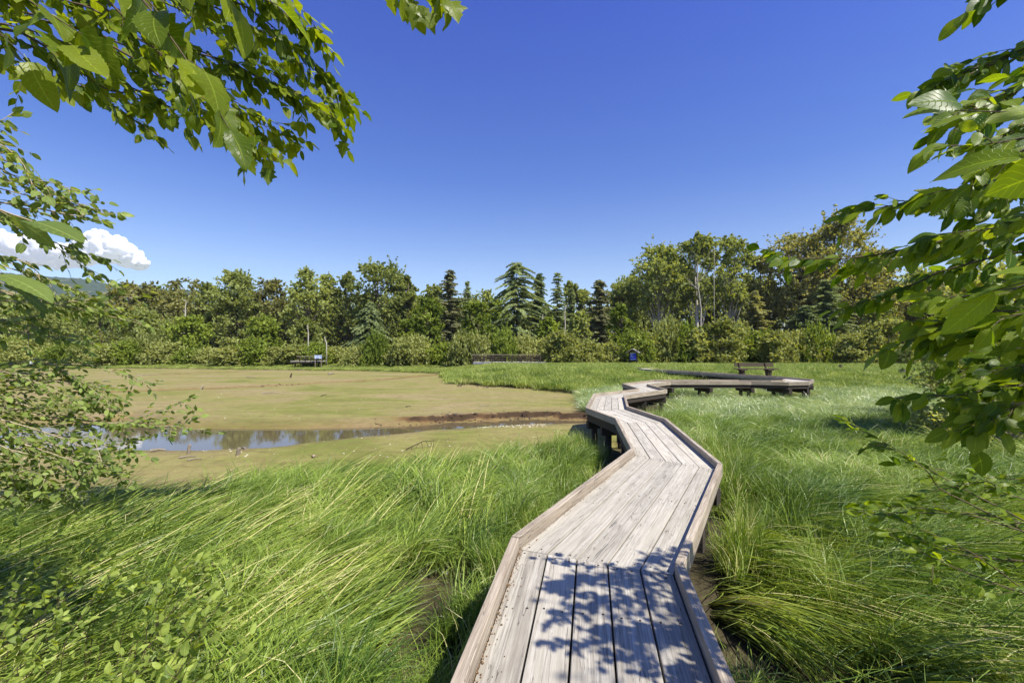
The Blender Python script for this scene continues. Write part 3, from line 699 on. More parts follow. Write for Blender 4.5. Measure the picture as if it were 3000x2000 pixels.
bank = np.array(bank); scatter_mesh('bank_crumbs', np.c_[bank, terrain(bank[:, 0], bank[:, 1])[0] - .008], .030, M['clod_wet'], 'crumbled mud along the eroded creek bank', .7)
ch = []
for k in range(520):
    t = RNG.random() ** .6; a = np.array(CH2); u = 1 + t * (len(a) - 2); i = min(int(u), len(a) - 2); p = a[i] + (a[i + 1] - a[i]) * (u - i)
    if vnoise(np.array([p[0] * .8]), np.array([7.]), 3)[0] + .35 < RNG.random(): continue
    ch.append((p[0] + RNG.normal(0, .1), p[1] + .25 + RNG.normal(0, .22)))
ch = np.array(ch); scatter_mesh('channel_crumbs', np.c_[ch, terrain(ch[:, 0], ch[:, 1])[0] - .01], .05, M['clod_wet'], 'dark crumbled edge of the far mud channel', .6)
# stumps in the right meadow
x, y = G(2650, 1122, -.75)
mb = MB(); mb.tube([(0, 0, -.6), (0, 0, .2), (.03, 0, .36)], [.24, .22, .2], 10); o = mb.build('tree_stump', M['drift']); o.location = (x, y, tz(x, y) + .2); tag(o, 'pale grey stump standing in the right meadow', 'stump')
x, y = G(2463, 1100, -.6)
mb = MB(); mb.tube([(0, 0, -.5), (0, 0, .3), (.03, 0, .42)], [.16, .14, .08], 8); o = mb.build('tree_stump', M['bark_dark']); o.location = (x, y, tz(x, y) + .15); tag(o, 'small dark stump in the meadow right of the boardwalk loop', 'stump')

# ------------------------------------------------------------------ background trees
def leaf_quads(C, size, rg, upbias=.5, elong=1.7, hang=0):
    n = len(C); a = rg.normal(size=(n, 3)); a[:, 2] -= hang; a /= np.linalg.norm(a, axis=1)[:, None]
    nrm = rg.normal(size=(n, 3)); nrm[:, 2] += upbias * 2; b = np.cross(nrm, a); b /= np.linalg.norm(b, axis=1)[:, None] + 1e-9
    s = size * rg.uniform(.6, 1.35, (n, 1)); a = a * s * elong / 2; b = b * s / 2
    V = np.stack([C - a, C - a * .1 + b, C + a, C - a * .1 - b], 1).reshape(-1, 3)
    return V, np.arange(n * 4).reshape(n, 4)
def decid_crown(seed, H, W, z0=.22, nclump=34, per=260, leaf=.22, cr=1.0, shape='oval', gap=.0, sq=1.0):
    """crown leaves round limb ends; returns mesh data and limb paths"""
    rg = np.random.default_rng(seed); cl = []
    for k in range(nclump):
        t = rg.random() ** .85; z = H * (z0 + (1 - z0) * t)
        if shape == 'oval': w = math.sin(math.pi * min(1, .12 + .80 * t)) ** .7
        elif shape == 'vase': w = .35 + .65 * math.sin(math.pi * min(1, .05 + .72 * t))
        elif shape == 'dome': w = math.sqrt(max(.04, 1 - t * t * .95))
        else: w = .9 - .5 * t
        a = rg.uniform(0, 2 * math.pi); r = W / 2 * w * math.sqrt(rg.uniform(.08, 1)) * .82
        cl.append((np.array([r * math.cos(a), r * math.sin(a) * sq, z]), W * rg.uniform(.06, .13) * (.75 + .5 * w)))
    cl.append((np.array([0, 0, H * .96]), W * .10)); cl.append((np.array([rg.normal() * .3, 0, H * .88]), W * .15))
    C = []; T = []
    for c, r in cl:
        n = int(per * rg.uniform(.6, 1.3)); ns = max(6, n // 11); sd_ = rg.normal(size=(ns, 3)) + np.array([0, 0, .45]) + np.array([c[0], c[1], 0]) / (W * .5) * .5
        sd_ /= np.linalg.norm(sd_, axis=1)[:, None]; sl = r * rg.uniform(.7, 1.9, (ns, 1)); w_ = rg.integers(0, ns, n); tt = rg.uniform(.05, 1, (n, 1)) ** .75
        so = rg.normal(0, .22, (ns, 3)) * r
        p = c + so[w_] + sd_[w_] * sl[w_] * tt * np.array([1.05, 1.05, .95]) + rg.normal(0, 1, (n, 3)) * r * .10 * (1.3 - tt); p[:, 2] -= (tt[:, 0] ** 2) * r * .12
        p += (np.stack([fbm(p[:, 0] * 1.3, p[:, 1] * 1.3 + p[:, 2], seed), fbm(p[:, 1] * 1.3, p[:, 2] * 1.3, seed + 5), fbm(p[:, 2] * 1.3, p[:, 0] * 1.3, seed + 9)], 1) - .5) * r * .5
        tint = rg.uniform(0, .55) ; C.append(p); T.append(np.clip(tint + rg.uniform(-.15, .45, n), 0, 1))
    C = np.vstack(C); T = np.concatenate(T)
    V, Fq = leaf_quads(C, leaf, rg, .2)
    mb = MB(); r0 = .018 * H + .03
    lean = rg.normal(0, .02, 2)
    tr = [np.array([lean[0] * z * 1.5 + math.sin(z * .6 + seed) * .08, lean[1] * z, z]) for z in np.linspace(-.5, H * .93, 9)]
    mb.tube(tr, list(np.linspace(r0, r0 * .18, 9)), 7)
    lb = MB()
    for c, r in cl[: int(nclump * .7)]:
        zs = max(.12 * H, c[2] - rg.uniform(.12, .28) * H); f = (zs + .5) / (H * .93 + .5); b0 = np.array([np.interp(zs, [q[2] for q in tr], [q[0] for q in tr]), np.interp(zs, [q[2] for q in tr], [q[1] for q in tr]), zs])
        m_ = (b0 + c) / 2 + np.array([0, 0, -.04 * H]); rr = r0 * (1 - f) * .45 + .02
        lb.tube([b0, m_, c, c + (c - m_) * .25], [rr, rr * .7, rr * .4, rr * .15], 4)
    return V, Fq, np.repeat(T, 4), mb, lb
def conifer_crown(seed, H, W, z0=.08, droop=.5, dens=1.0, width=.22, sparse_top=0, prof=.85):
    rg = np.random.default_rng(seed); C = []; A = []; S = []; T = []; lb = MB()
    z = H * z0
    while z < H * .985:
        t = (z / H - z0) / (1 - z0); L = W / 2 * ((1 - t) ** prof) * rg.uniform(.75, 1.1) + .12
        k = int(rg.integers(2, 4)); a0 = rg.uniform(0, 6.28)
        for j in range(k):
            if rg.random() < .18: continue
            a = a0 + j * 6.283 / k + rg.normal(0, .25); l = L * rg.uniform(.45, 1.3); tint = rg.uniform(0, .5)
            d = np.array([math.cos(a), math.sin(a), 0]); n = max(4, int(l * 9 * dens))
            s = np.linspace(.12, 1, n); dz = (.25 * s - droop * s ** 1.8) * l * .8
            pts = d * (s * l)[:, None] + np.c_[np.zeros(n), np.zeros(n), z + dz]
            lb.tube([pts[0] - d * .1 * l, pts[n // 2], pts[-1]], [.03 * l * .4 + .01, .015, .005], 3)
            for sgn in (-1, 0, 1):
                side = np.array([-d[1], d[0], 0]) * sgn
                cc = pts + side * (width * .9 * (1.15 - s))[:, None] * (1 + .8 * l * .2) + rg.normal(0, .05, (n, 3))
                ax = d * .5 + side * .8 + np.array([0, 0, -.35 - droop * .4]); ax = ax / np.linalg.norm(ax)
                C.append(cc); A.append(np.repeat(ax[None], n, 0) + rg.normal(0, .22, (n, 3))); S.append(np.full(n, width) * (1.25 - .4 * s)); T.append(np.clip(tint + rg.uniform(-.1, .4, n), 0, 1))
        z += H * (.006 + .007 * rg.random()) * (1 + sparse_top * t)
    C = np.vstack(C); A = np.vstack(A); S = np.concatenate(S)[:, None]; T = np.concatenate(T); n = len(C)
    A /= np.linalg.norm(A, axis=1)[:, None]; nr = rg.normal(size=(n, 3)); nr[:, 2] += 1.2; B = np.cross(A, nr); B /= np.linalg.norm(B, axis=1)[:, None]
    A = A * S * 1.25; B = B * S * .42
    V = np.stack([C - A * .4, C + B, C + A, C - B], 1).reshape(-1, 3)
    mb = MB(); r0 = .014 * H + .03; mb.tube([(0, 0, -.5), (0, 0, H * .5), (0, 0, H)], [r0, r0 * .6, .02], 7)
    return V, np.arange(n * 4).reshape(n, 4), np.repeat(T, 4), mb, lb

CACHE = {}
def tree(name, label, px, py_top, wpx, D, kind='oval', mat='leaf_tree', bark='bark', seed=None, base_z=None, group=None, cat='tree', share=None, **kw):
    x = (px - 1500) / F * D; bz = tz(x, D) if D < 180 else -.4
    if base_z is not None: bz = base_z
    H = (1020 - py_top) / F * D + EYE - bz; W = wpx / F * D
    seed = seed if seed is not None else int(px * 7 + py_top) % 99991
    o = empty(name, (x, D, bz), random.uniform(0, 6.28) if share else 0); tag(o, label, cat, group)
    key = share
    if key and key in CACHE:
        H0, W0, mc, mt, ml = CACHE[key]; sx, sz = W / W0, H / H0
    else:
        f = conifer_crown if kind == 'conifer' else decid_crown
        if kind != 'conifer': kw.setdefault('shape', kind)
        V, Fq, T, mb, lb = f(seed, H, W, **kw)
        mc = fast_mesh('crown', V, Fq, M[mat], {'tint': T}); mt = mb.mesh('trunk', M[bark], smooth=True); ml = lb.mesh('limbs', M[bark])
        sx = sz = 1
        if key: CACHE[key] = (H, W, mc, mt, ml)
    for nm, me in (('crown', mc), ('trunk', mt), ('limbs', ml)):
        c = link(nm, me, o); c.scale = (sx, sx, sz)
    return o
def dx(px): return px * SX
# (x, top y, width) in the photograph; distance; kind; material; words
TR = [
 (290, 652, 80, 66, 'oval', 'leaf_olive', 'rounded olive tree at the far left'),
 (345, 660, 80, 68, 'oval', 'leaf_olive', 'olive tree second from the left'),
 (412, 642, 90, 67, 'vase', 'leaf_olive', 'thin topped tree with bare upper twigs'),
 (478, 655, 70, 68, 'oval', 'leaf_tree', 'mid green tree left of the tall rounded cottonwood'),
 (545, 628, 95, 66, 'oval', 'leaf_tree', 'tall rounded cottonwood above the mud flat'),
 (622, 648, 75, 68, 'oval', 'leaf_olive', 'brownish green tree right of the tall rounded cottonwood'),
 (703, 623, 80, 66, 'oval', 'leaf_tree', 'tall dense cottonwood left of the two narrow treetops'),
 (750, 632, 46, 69, 'oval', 'leaf_tree', 'narrow treetop beside the dense cottonwood'),
 (797, 630, 50, 69, 'vase', 'leaf_tree', 'narrow tree left of the dark drooping conifer'),
 (872, 612, 105, 68, 'vase', 'leaf_tree', 'broad cottonwood behind the dark drooping conifer'),
 (928, 636, 60, 69, 'oval', 'leaf_tree', 'green tree right of the broad cottonwood'),
 (1000, 664, 64, 70, 'oval', 'leaf_tree', 'low treetop left of the slim pointed conifer'),
 (1110, 672, 70, 69, 'oval', 'leaf_tree', 'low green tree right of the slim pointed conifer'),
 (1140, 690, 60, 67, 'oval', 'leaf_bright', 'bright green low tree left of the big spruce'),
 (1316, 652, 50, 69, 'oval', 'leaf_tree', 'green tree left of the dense dark cedar'),
 (1345, 668, 40, 70, 'oval', 'leaf_tree', 'small treetop beside the dense dark cedar'),
 (1430, 656, 70, 68, 'oval', 'leaf_tree', 'green tree between dark cedar and tall cottonwoods'),
 (1515, 570, 120, 64, 'oval', 'leaf_tree', 'tall leafy cottonwood left of the white trunked tree'),
 (1604, 556, 82, 63, 'vase', 'leaf_tree', 'tall white trunked cottonwood with open crown'),
 (1680, 549, 90, 64, 'oval', 'leaf_tree', 'tall cottonwood right of the white trunked tree'),
 (1745, 590, 80, 66, 'oval', 'leaf_olive', 'cottonwood between the tall group and the big round tree'),
 (1835, 545, 110, 62, 'vase', 'leaf_olive', 'tall olive tree by the big round crown'),
 (1925, 505, 175, 60, 'dome', 'leaf_olive', 'largest round crowned tree at the right'),
 (2010, 580, 120, 61, 'oval', 'leaf_olive', 'olive tree right below the big round crown'),
 (2085, 665, 90, 64, 'oval', 'leaf_olive', 'lower tree right of the big round crown'),
 (2170, 655, 120, 60, 'oval', 'leaf_olive', 'low tree behind the right hand leaves'),
 (2270, 650, 130, 60, 'oval', 'leaf_olive', 'low tree at the far right behind the leaves'),
 (2390, 640, 140, 60, 'oval', 'leaf_olive', 'tree at the right edge behind the leaves'),
]
for k, (x, y, w, D, kd, mt, lab) in enumerate(TR):
    big = w > 90
    tree('cottonwood_tree', lab, dx(x), y * SX, dx(w) * 1.3, D * 1.55, kd, mt, 'bark_pale' if 'white trunked' in lab else 'bark', nclump=95 if big else 60, per=170 if big else 150, leaf=.35, z0=.10 if 'white trunked' not in lab else .42)
CN = [
 (850, 690, 105, 60, .65, 'needle', 'dark drooping conifer at the mud side', dict(prof=.6, dens=1.2)),
 (1033, 617, 70, 64, .25, 'needle_brown', 'slim pointed brown tinged conifer', dict(prof=.55, dens=1.2)),
 (1073, 642, 50, 68, .25, 'needle', 'small conifer behind the slim pointed one', dict(prof=.8)),
 (1187, 598, 150, 60, .55, 'needle', 'biggest spruce with drooping boughs and open top', dict(prof=.42, dens=1.25, width=.25, sparse_top=.8)),
 (1238, 625, 62, 63, .5, 'needle', 'conifer close behind the biggest spruce', dict(prof=.5)),
 (1280, 622, 60, 64, .35, 'needle', 'open feathery conifer right of the big spruce', dict(prof=.5, sparse_top=1.2)),
 (1312, 660, 36, 65, .4, 'needle', 'small slender conifer right of the feathery one', dict(prof=.7)),
 (1377, 641, 70, 62, .2, 'needle_brown', 'dense dark cedar with a pointed top', dict(prof=.5, dens=1.3)),
 (1735, 665, 84, 58, .3, 'leaf_olive', 'yellow green cedar in front of the tall cottonwoods', dict(prof=.7, dens=1.2)),
 (1900, 640, 105, 57, .35, 'needle', 'dark dense conifer below the big round tree', dict(prof=.45, dens=1.2, width=.26)),
 (1850, 700, 80, 56, .3, 'needle', 'dark low conifer beside the yellow green cedar', dict(prof=.5, dens=1.2, width=.26)),
]
for (x, y, w, D, dr, mt, lab, kw) in CN:
    tree('conifer_tree', lab, dx(x), y * SX, dx(w) * 1.2, D * 1.5, 'conifer', mt, 'bark_dark', droop=dr, **dict(dict(kw), dens=.95 * kw.get('dens', 1), width=.29, prof=kw.get('prof', .85) * .9))
UN = [(985, 690, 90, 60, 'leaf_bright', 'bright green understory tree left of the slim conifer'), (940, 735, 70, 59, 'leaf_bright', 'small bright green tree right of the drooping conifer'),
      (1095, 700, 100, 60, 'leaf_bright', 'bright green understory tree left of the big spruce'), (600, 730, 90, 60, 'leaf_bright', 'bright bushy tree below the brownish one'),
      (330, 720, 130, 62, 'leaf_tree', 'dark spreading tree low at the left'), (440, 735, 110, 61, 'leaf_bright', 'spreading green tree below the thin topped tree'),
      (1260, 735, 70, 59, 'leaf_bright', 'small bright tree between spruce and cedar'), (1330, 720, 60, 60, 'leaf_tree', 'small tree left of the dense dark cedar'),
      (1425, 705, 60, 59, 'leaf_bright', 'small yellow green tree right of the dense dark cedar'), (700, 735, 70, 60, 'leaf_tree', 'bushy tree under the dense cottonwood'),
      (170, 690, 140, 75, 'leaf_tree', 'far bushy tree behind the left leaves'), (60, 700, 150, 72, 'leaf_tree', 'far bushy tree at the left edge'), (235, 700, 100, 72, 'leaf_tree', 'far tree below the hill'),
      (2010, 700, 110, 57, 'leaf_tree', 'dark green understory tree below the olive tree')]
for (x, y, w, D, mt, lab) in UN:
    tree('understory_tree', lab, dx(x), y * SX, dx(w) * 1.1, D * 1.25, 'dome', mt, 'bark', nclump=50, per=170, leaf=.26, z0=.04)
REFS0 = sorted([(a[0], a[-1]) for a in TR] + [(a[0], a[6]) for a in CN] + [(a[0], a[-1]) for a in UN], key=lambda q: q[0]); POOL_B = list(REFS0)
def ref_label(x, pool, pre):
    j = min(range(len(pool)), key=lambda q: abs(pool[q][0] - x)); return pre + ' ' + pool.pop(j)[1]
rg = np.random.default_rng(5)
for k in range(34):
    x = -60 + k * 75 + rg.uniform(-15, 15); y = (690 if x < 1420 else 640) + rg.uniform(-14, 22)
    if 1150 < x < 1480: y += 10
    tree('background_tree', ref_label(x, POOL_B, 'back row tree behind the'), dx(x), y * SX, dx(125), 122 + rg.uniform(0, 12), 'oval', 'leaf_tree', 'bark', group='trees in the second row', share='back%d' % (k % 4), nclump=80, per=220, leaf=.42, z0=.04)
# shrubs along the far shore
SH = [(x, 0) for x in np.arange(-40, 2460, 48)]
REFS = REFS0
def ref_label(x, pool, pre):
    j = min(range(len(pool)), key=lambda q: abs(pool[q][0] - x)); return pre + ' ' + pool.pop(j)[1]
POOL_S = list(REFS)
for k, (x, _) in enumerate(SH):
    x = x + rg.uniform(-12, 12)
    if x < 500: top, D, mt = 803 + rg.uniform(-14, 10), 61.5, 'leaf_bush'
    elif x < 1120: top, D, mt = 799 + rg.uniform(-14, 12), 59.5, 'leaf_bush'
    elif x < 1450: top, D, mt = 790 + rg.uniform(-12, 12), 56.5, 'leaf_bush'
    else: top, D, mt = 782 + rg.uniform(-16, 14), 54.5, 'leaf_bush'
    if 1060 < x < 1200: D = 57.5
    if 640 < x < 800: D = 60.5
    
    g = 'green' if k % 3 == 1 else 'pale'
    tree('willow_shrub', ref_label(x, POOL_S, '%s willow shrub before the' % g), dx(x), top * SX, dx(112 + rg.uniform(-14, 22)), D + rg.uniform(-.8, 1.8), 'dome', 'leaf_bright' if g == 'green' else mt, 'twig_pale',
         group='%s willow shrubs along the far shore' % g, cat='shrub', share='shrub%d%s' % (k % 5, g), nclump=64, per=230, leaf=.15, z0=.0, sq=.6)
big_sh = [(1660, 742, 110, 52, 'tall pale yellow green shrub below the cottonwoods'), (1600, 765, 80, 52.5, 'round yellow green shrub behind the information post'), (1290, 770, 100, 54, 'round pale shrub right of the footbridge'),
          (2040, 745, 130, 50, 'large pale green shrub right of the dark conifers'), (1780, 770, 90, 51, 'yellow green shrub behind the bench'), (1960, 780, 80, 50.5, 'rounded dark shrub at the foot of the big tree'), (2180, 760, 140, 48, 'broad pale shrub behind the right leaves')]
for (x, y, w, D, lab) in big_sh:
    tree('large_shrub', lab, dx(x), y * SX, dx(w), D, 'dome', 'leaf_bush', 'twig_pale', cat='shrub', nclump=52, per=260, leaf=.16, z0=0)
# bare dead trunks
for (x0, y0, x1, y1, D, r, lab) in [(423, 745, 428, 690, 62.5, .14, 'pale dead trunk with a side limb in the left trees'), (1296, 770, 1299, 702, 58.5, .11, 'straight pale dead trunk between spruce and cedar'), (1252, 772, 1246, 722, 58, .1, 'short leaning pale trunk right of the spruce'),
(707, 745, 708, 775, 59, .09, 'short pale snag under the dense cottonwood'), (1609, 768, 1603, 600, 64, .13, 'long white trunk of the open cottonwood'), (1640, 640, 1642, 565, 64, .06, 'bare twiggy treetop between the tall cottonwoods'),
                              (750, 790, 745, 772, 58.2, .09, 'small forked white snag in the shrubs')]:
    k_ = 1.45 if y1 < 730 else 1.0; D *= k_; r *= k_ * .8
    A = P(dx(x0), y0 * SX, D); B = P(dx(x1), y1 * SX, D)
    if A[2] > B[2]: A, B = B, A
    A0 = np.array([A[0], A[1], tz(A[0], A[1]) - .2])
    o = empty('dead_tree', A0); tag(o, lab, 'dead tree')
    hb = (B - A)[2]
    mb = MB(); mb.tube([(0, 0, 0), (A - A0), (A * .65 + B * .35 - A0) + np.array([.02 * hb, 0, 0]), (A * .3 + B * .7 - A0) - np.array([.015 * hb, 0, 0]), (B - A0)], [r * 1.2, r, r * .8, r * .55, r * .12], 7); mb.build('trunk', M['bark_pale'], o, smooth=True)
    lb = MB(); Hh = B[2] - A[2]
    for k in range(7):
        s = random.uniform(.45, .98); p = A + (B - A) * s - A0; a = random.uniform(0, 6.28); l = Hh * random.uniform(.06, .2)
        lb.tube([p, p + np.array([math.cos(a) * l * .6, math.sin(a) * l * .3, l * .4]), p + np.array([math.cos(a) * l, math.sin(a) * l * .5, l * 1.0])], [r * .3, r * .2, r * .06], 4)
    lb.build('limbs', M['bark_pale'], o)

# ------------------------------------------------------------------ grass
def blade_clump(seed, n, L, spread, t0, t1, az, w, rows=6, dry=.05, p=1.0):
    rg = np.random.default_rng(seed)
    r = spread * np.sqrt(rg.random(n)); a = rg.uniform(0, 6.283, n); bx, by = r * np.cos(a), r * np.sin(a)
    phi = rg.normal(0, az, n); ln = rg.uniform(L[0], L[1], n); T0 = np.radians(rg.normal(t0[0], t0[1], n)); T1 = np.radians(rg.normal(t1[0], t1[1], n))
    s = np.linspace(0, 1, rows + 1); tilt = T0[:, None] + (T1 - T0)[:, None] * s[None] ** p
    ds = ln[:, None] / rows
    hx = np.concatenate([np.zeros((n, 1)), np.cumsum(np.sin((tilt[:, 1:] + tilt[:, :-1]) / 2) * ds, 1)], 1)
    hz = np.concatenate([np.zeros((n, 1)), np.cumsum(np.cos((tilt[:, 1:] + tilt[:, :-1]) / 2) * ds, 1)], 1)
    hz = np.maximum(hz, .015) - .03 * (1 - s)[None]
    curl = rg.normal(0, .25, n)[:, None] * s[None] ** 2
    ph = phi[:, None] + curl
    X = bx[:, None] + hx * np.cos(ph); Y = by[:, None] + hx * np.sin(ph)
    tw = rg.normal(0, .7, n)[:, None] + s[None] * rg.normal(0, .6, n)[:, None]
    W = w * rg.uniform(.6, 1.3, n)[:, None] * (1 - s[None] ** 2.2 * .93) / 2
    sx = -np.sin(ph) * np.cos(tw); sy = np.cos(ph) * np.cos(tw); szz = np.sin(tw)
    Lf = np.stack([X + sx * W, Y + sy * W, hz + szz * W], -1); Rt = np.stack([X - sx * W, Y - sy * W, hz - szz * W], -1)
    V = np.stack([Lf, Rt], 2).reshape(-1, 3)       # blade, row, side
    base = (np.arange(n) * (rows + 1) * 2)[:, None] + (np.arange(rows) * 2)[None]
    Fq = np.stack([base, base + 1, base + 3, base + 2], -1).reshape(-1, 4)
    tint = rg.uniform(0, 1, n); tint = np.where(rg.random(n) < dry, 1.6, tint)
    return V, Fq, np.repeat(tint, (rows + 1) * 2), np.tile(np.repeat(s, 2), n)
def grass_mat(name, base, dark, light, dry, rough=.38, spec=.5, trans=.25):
    m, N, L, b = new_mat(name)
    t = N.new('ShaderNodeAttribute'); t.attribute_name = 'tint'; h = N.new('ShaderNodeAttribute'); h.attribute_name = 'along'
    geo = N.new('ShaderNodeNewGeometry'); oi = N.new('ShaderNodeObjectInfo')
    patch = noise(N, L, mapping(N, L, geo.outputs['Position'], (1, 1, 0)), .55, 4, .6)
    f = mathn(N, L, 'ADD', mathn(N, L, 'MULTIPLY', t.outputs['Fac'], .42), mathn(N, L, 'MULTIPLY', oi.outputs['Random'], .38))
    f = mathn(N, L, 'ADD', f, mathn(N, L, 'MULTIPLY', ramp(N, L, patch, [(.38, 0.0), (.62, 1.0)]), .38))
    c = ramp(N, L, f, [(.15, dark), (.95, light), (1.12 / 1.12, dry)])
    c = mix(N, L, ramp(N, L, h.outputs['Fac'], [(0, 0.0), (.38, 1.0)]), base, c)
    L.new(c, b.inputs['Base Color']); b.inputs['Roughness'].default_value = rough; b.inputs['Specular IOR Level'].default_value = spec
    tr = N.new('ShaderNodeBsdfTranslucent'); L.new(mix(N, L, 1.0, c, (1.4, 1.4, .6, 1), 'MULTIPLY'), tr.inputs['Color'])
    ms = N.new('ShaderNodeMixShader'); ms.inputs[0].default_value = trans
    L.new(b.outputs[0], ms.inputs[1]); L.new(tr.outputs[0], ms.inputs[2]); L.new(ms.outputs[0], N['Material Output'].inputs['Surface'])
    return m
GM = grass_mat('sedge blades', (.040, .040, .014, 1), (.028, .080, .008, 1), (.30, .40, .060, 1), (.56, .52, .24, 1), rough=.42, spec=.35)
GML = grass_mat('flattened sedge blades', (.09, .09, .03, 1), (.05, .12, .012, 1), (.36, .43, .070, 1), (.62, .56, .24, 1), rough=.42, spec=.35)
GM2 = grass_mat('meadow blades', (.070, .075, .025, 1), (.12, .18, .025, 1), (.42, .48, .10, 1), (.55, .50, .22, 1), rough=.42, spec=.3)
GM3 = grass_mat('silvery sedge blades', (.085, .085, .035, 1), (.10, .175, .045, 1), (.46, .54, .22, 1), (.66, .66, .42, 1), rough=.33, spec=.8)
def make_set(name, specs, mat):
    c = bpy.data.collections.new(name); 
    for i, sp in enumerate(specs):
        V, Fq, T, S = blade_clump(100 + i * 13 + len(name), **sp)
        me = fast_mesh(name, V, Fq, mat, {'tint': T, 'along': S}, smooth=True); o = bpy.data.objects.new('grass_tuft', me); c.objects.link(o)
    return c
lodged = dict(n=68, L=(.8, 1.5), spread=.15, t0=(46, 10), t1=(100, 8), az=.15, w=.0155, rows=6, dry=.05, p=.55)
arch = dict(n=62, L=(.65, 1.15), spread=.15, t0=(18, 10), t1=(112, 22), az=.5, w=.0135, rows=7, dry=.06, p=1.3)
upr = dict(n=65, L=(.4, .8), spread=.14, t0=(8, 9), t1=(55, 28), az=1.6, w=.011, rows=5, dry=.12, p=1.5)
SETS = {
 'lodged': make_set('lodged_tufts', [lodged, dict(lodged, az=.3, L=(.6, 1.1)), dict(lodged, t0=(56, 8))], GML),
 'arch': make_set('arching_tufts', [arch, dict(arch, az=.9), dict(arch, L=(.5, .9))], GM),
 'upr': make_set('upright_tufts', [upr, dict(upr, L=(.3, .65)), dict(upr, az=3)], GM),
 'mid': make_set('mid_tufts', [dict(n=110, L=(.45, .85), spread=.34, t0=(20, 14), t1=(105, 25), az=.9, w=.012, rows=5, dry=.05, p=1.2), dict(n=110, L=(.4, .75), spread=.34, t0=(12, 12), t1=(85, 30), az=2.2, w=.012, rows=5, dry=.05, p=1.3)], GM),
 'silver': make_set('silvery_tufts', [dict(n=110, L=(.45, .85), spread=.36, t0=(22, 14), t1=(108, 22), az=.9, w=.012, rows=5, dry=.08, p=1.2), dict(n=110, L=(.4, .7), spread=.36, t0=(15, 12), t1=(90, 30), az=2.2, w=.012, rows=5, dry=.08, p=1.3)], GM3),
 'far': make_set('far_tufts', [dict(n=150, L=(.35, .6), spread=.85, t0=(12, 12), t1=(65, 25), az=2.0, w=.03, rows=3, dry=.04, p=1.3), dict(n=150, L=(.3, .5), spread=.85, t0=(12, 12), t1=(65, 25), az=1.0, w=.03, rows=3, dry=.04, p=1.3)], GM2),
}
def scatter(name, label, setname, pts, rot, scl):
    """one grass object: tufts of blades instanced on its points"""
    me = bpy.data.meshes.new(name); me.vertices.add(len(pts)); me.vertices.foreach_set('co', np.asarray(pts, np.float32).ravel())
    n = len(pts)
    a = me.attributes.new('rot', 'FLOAT_VECTOR', 'POINT'); a.data.foreach_set('vector', np.asarray(rot, np.float32).ravel())
    a = me.attributes.new('scl', 'FLOAT', 'POINT'); a.data.foreach_set('value', np.asarray(scl, np.float32))
    k = len(SETS[setname].objects)
    a = me.attributes.new('pick', 'INT', 'POINT'); a.data.foreach_set('value', RNG.integers(0, k, n).astype(np.int32))
    o = link(name, me)
    ng = bpy.data.node_groups.new(name, 'GeometryNodeTree')
    ng.interface.new_socket('Geometry', in_out='INPUT', socket_type='NodeSocketGeometry'); ng.interface.new_socket('Geometry', in_out='OUTPUT', socket_type='NodeSocketGeometry')
    gi = ng.nodes.new('NodeGroupInput'); go = ng.nodes.new('NodeGroupOutput')
    ci = ng.nodes.new('GeometryNodeCollectionInfo'); ci.inputs['Collection'].default_value = SETS[setname]; ci.inputs['Separate Children'].default_value = True; ci.inputs['Reset Children'].default_value = True
    ip = ng.nodes.new('GeometryNodeInstanceOnPoints'); ip.inputs['Pick Instance'].default_value = True
    def na(nm, t):
        q = ng.nodes.new('GeometryNodeInputNamedAttribute'); q.data_type = t; q.inputs['Name'].default_value = nm; return q.outputs[0]
    e2r = ng.nodes.new('FunctionNodeEulerToRotation')
    ng.links.new(na('rot', 'FLOAT_VECTOR'), e2r.inputs[0]); ng.links.new(e2r.outputs[0], ip.inputs['Rotation'])
    ng.links.new(na('scl', 'FLOAT'), ip.inputs['Scale']); ng.links.new(na('pick', 'INT'), ip.inputs['Instance Index'])
    ng.links.new(gi.outputs[0], ip.inputs['Points']); ng.links.new(ci.outputs[0], ip.inputs['Instance']); ng.links.new(ip.outputs[0], go.inputs[0])
    md = o.modifiers.new('tufts', 'NODES'); md.node_group = ng
    tag(o, label, kind='stuff')
    return o
WALKLINE = [tuple(p) for p in MIDP]
def field(n, y0, y1, cond, seed):
    rg = np.random.default_rng(seed); lim = 1.28
    t = rg.random(n * 2); y = np.sqrt(y0 ** 2 + t * (y1 ** 2 - y0 ** 2)); x = rg.uniform(-1, 1, n * 2) * (lim * y + 1.2)
    k = ~inpoly(x, y, MUD) & (dist_poly(x, y, WALKLINE) > .70) & cond(x, y)
    for bx, by, br in BARE: k &= (np.hypot(x - bx, (y - by)) > br * .85 * (.7 + .6 * vnoise(x * 3, y * 3, 5)))
    return x[k], y[k], rg
def lean_ok(x, y, ang, reach):
    return dist_poly(x + np.cos(ang) * reach, y + np.sin(ang) * reach, WALKLINE) > .66
def put(name, label, setname, x, y, ang, rg, scl=(.8, 1.15), tilt=.12, reach=.6, mul=None):
    k = lean_ok(x, y, ang, reach); x, y, ang = x[k], y[k], ang[k]
    s = rg.uniform(scl[0], scl[1], len(x)) * (.72 + .55 * fbm(x * .9, y * .9, 123, 3))
    if mul is not None: s = s * mul[k]
    z = terrain(x, y)[0] + .01
    return scatter(name, label, setname, np.c_[x, y, z], np.c_[rg.normal(0, tilt, len(x)), rg.normal(0, tilt, len(x)), ang], s)
left = lambda x, y: (x < np.interp(y, MIDP[:5, 1], MIDP[:5, 0])) & (y < 13)
right = lambda x, y: ~left(x, y)
def flow(x, y, base, amp, seed, sc=.55): return R(base) + (fbm(x * sc, y * sc, seed, 3) - .5) * R(amp)
pn = lambda x, y, s=.8, sd=88: fbm(x * s, y * s, sd, 3)
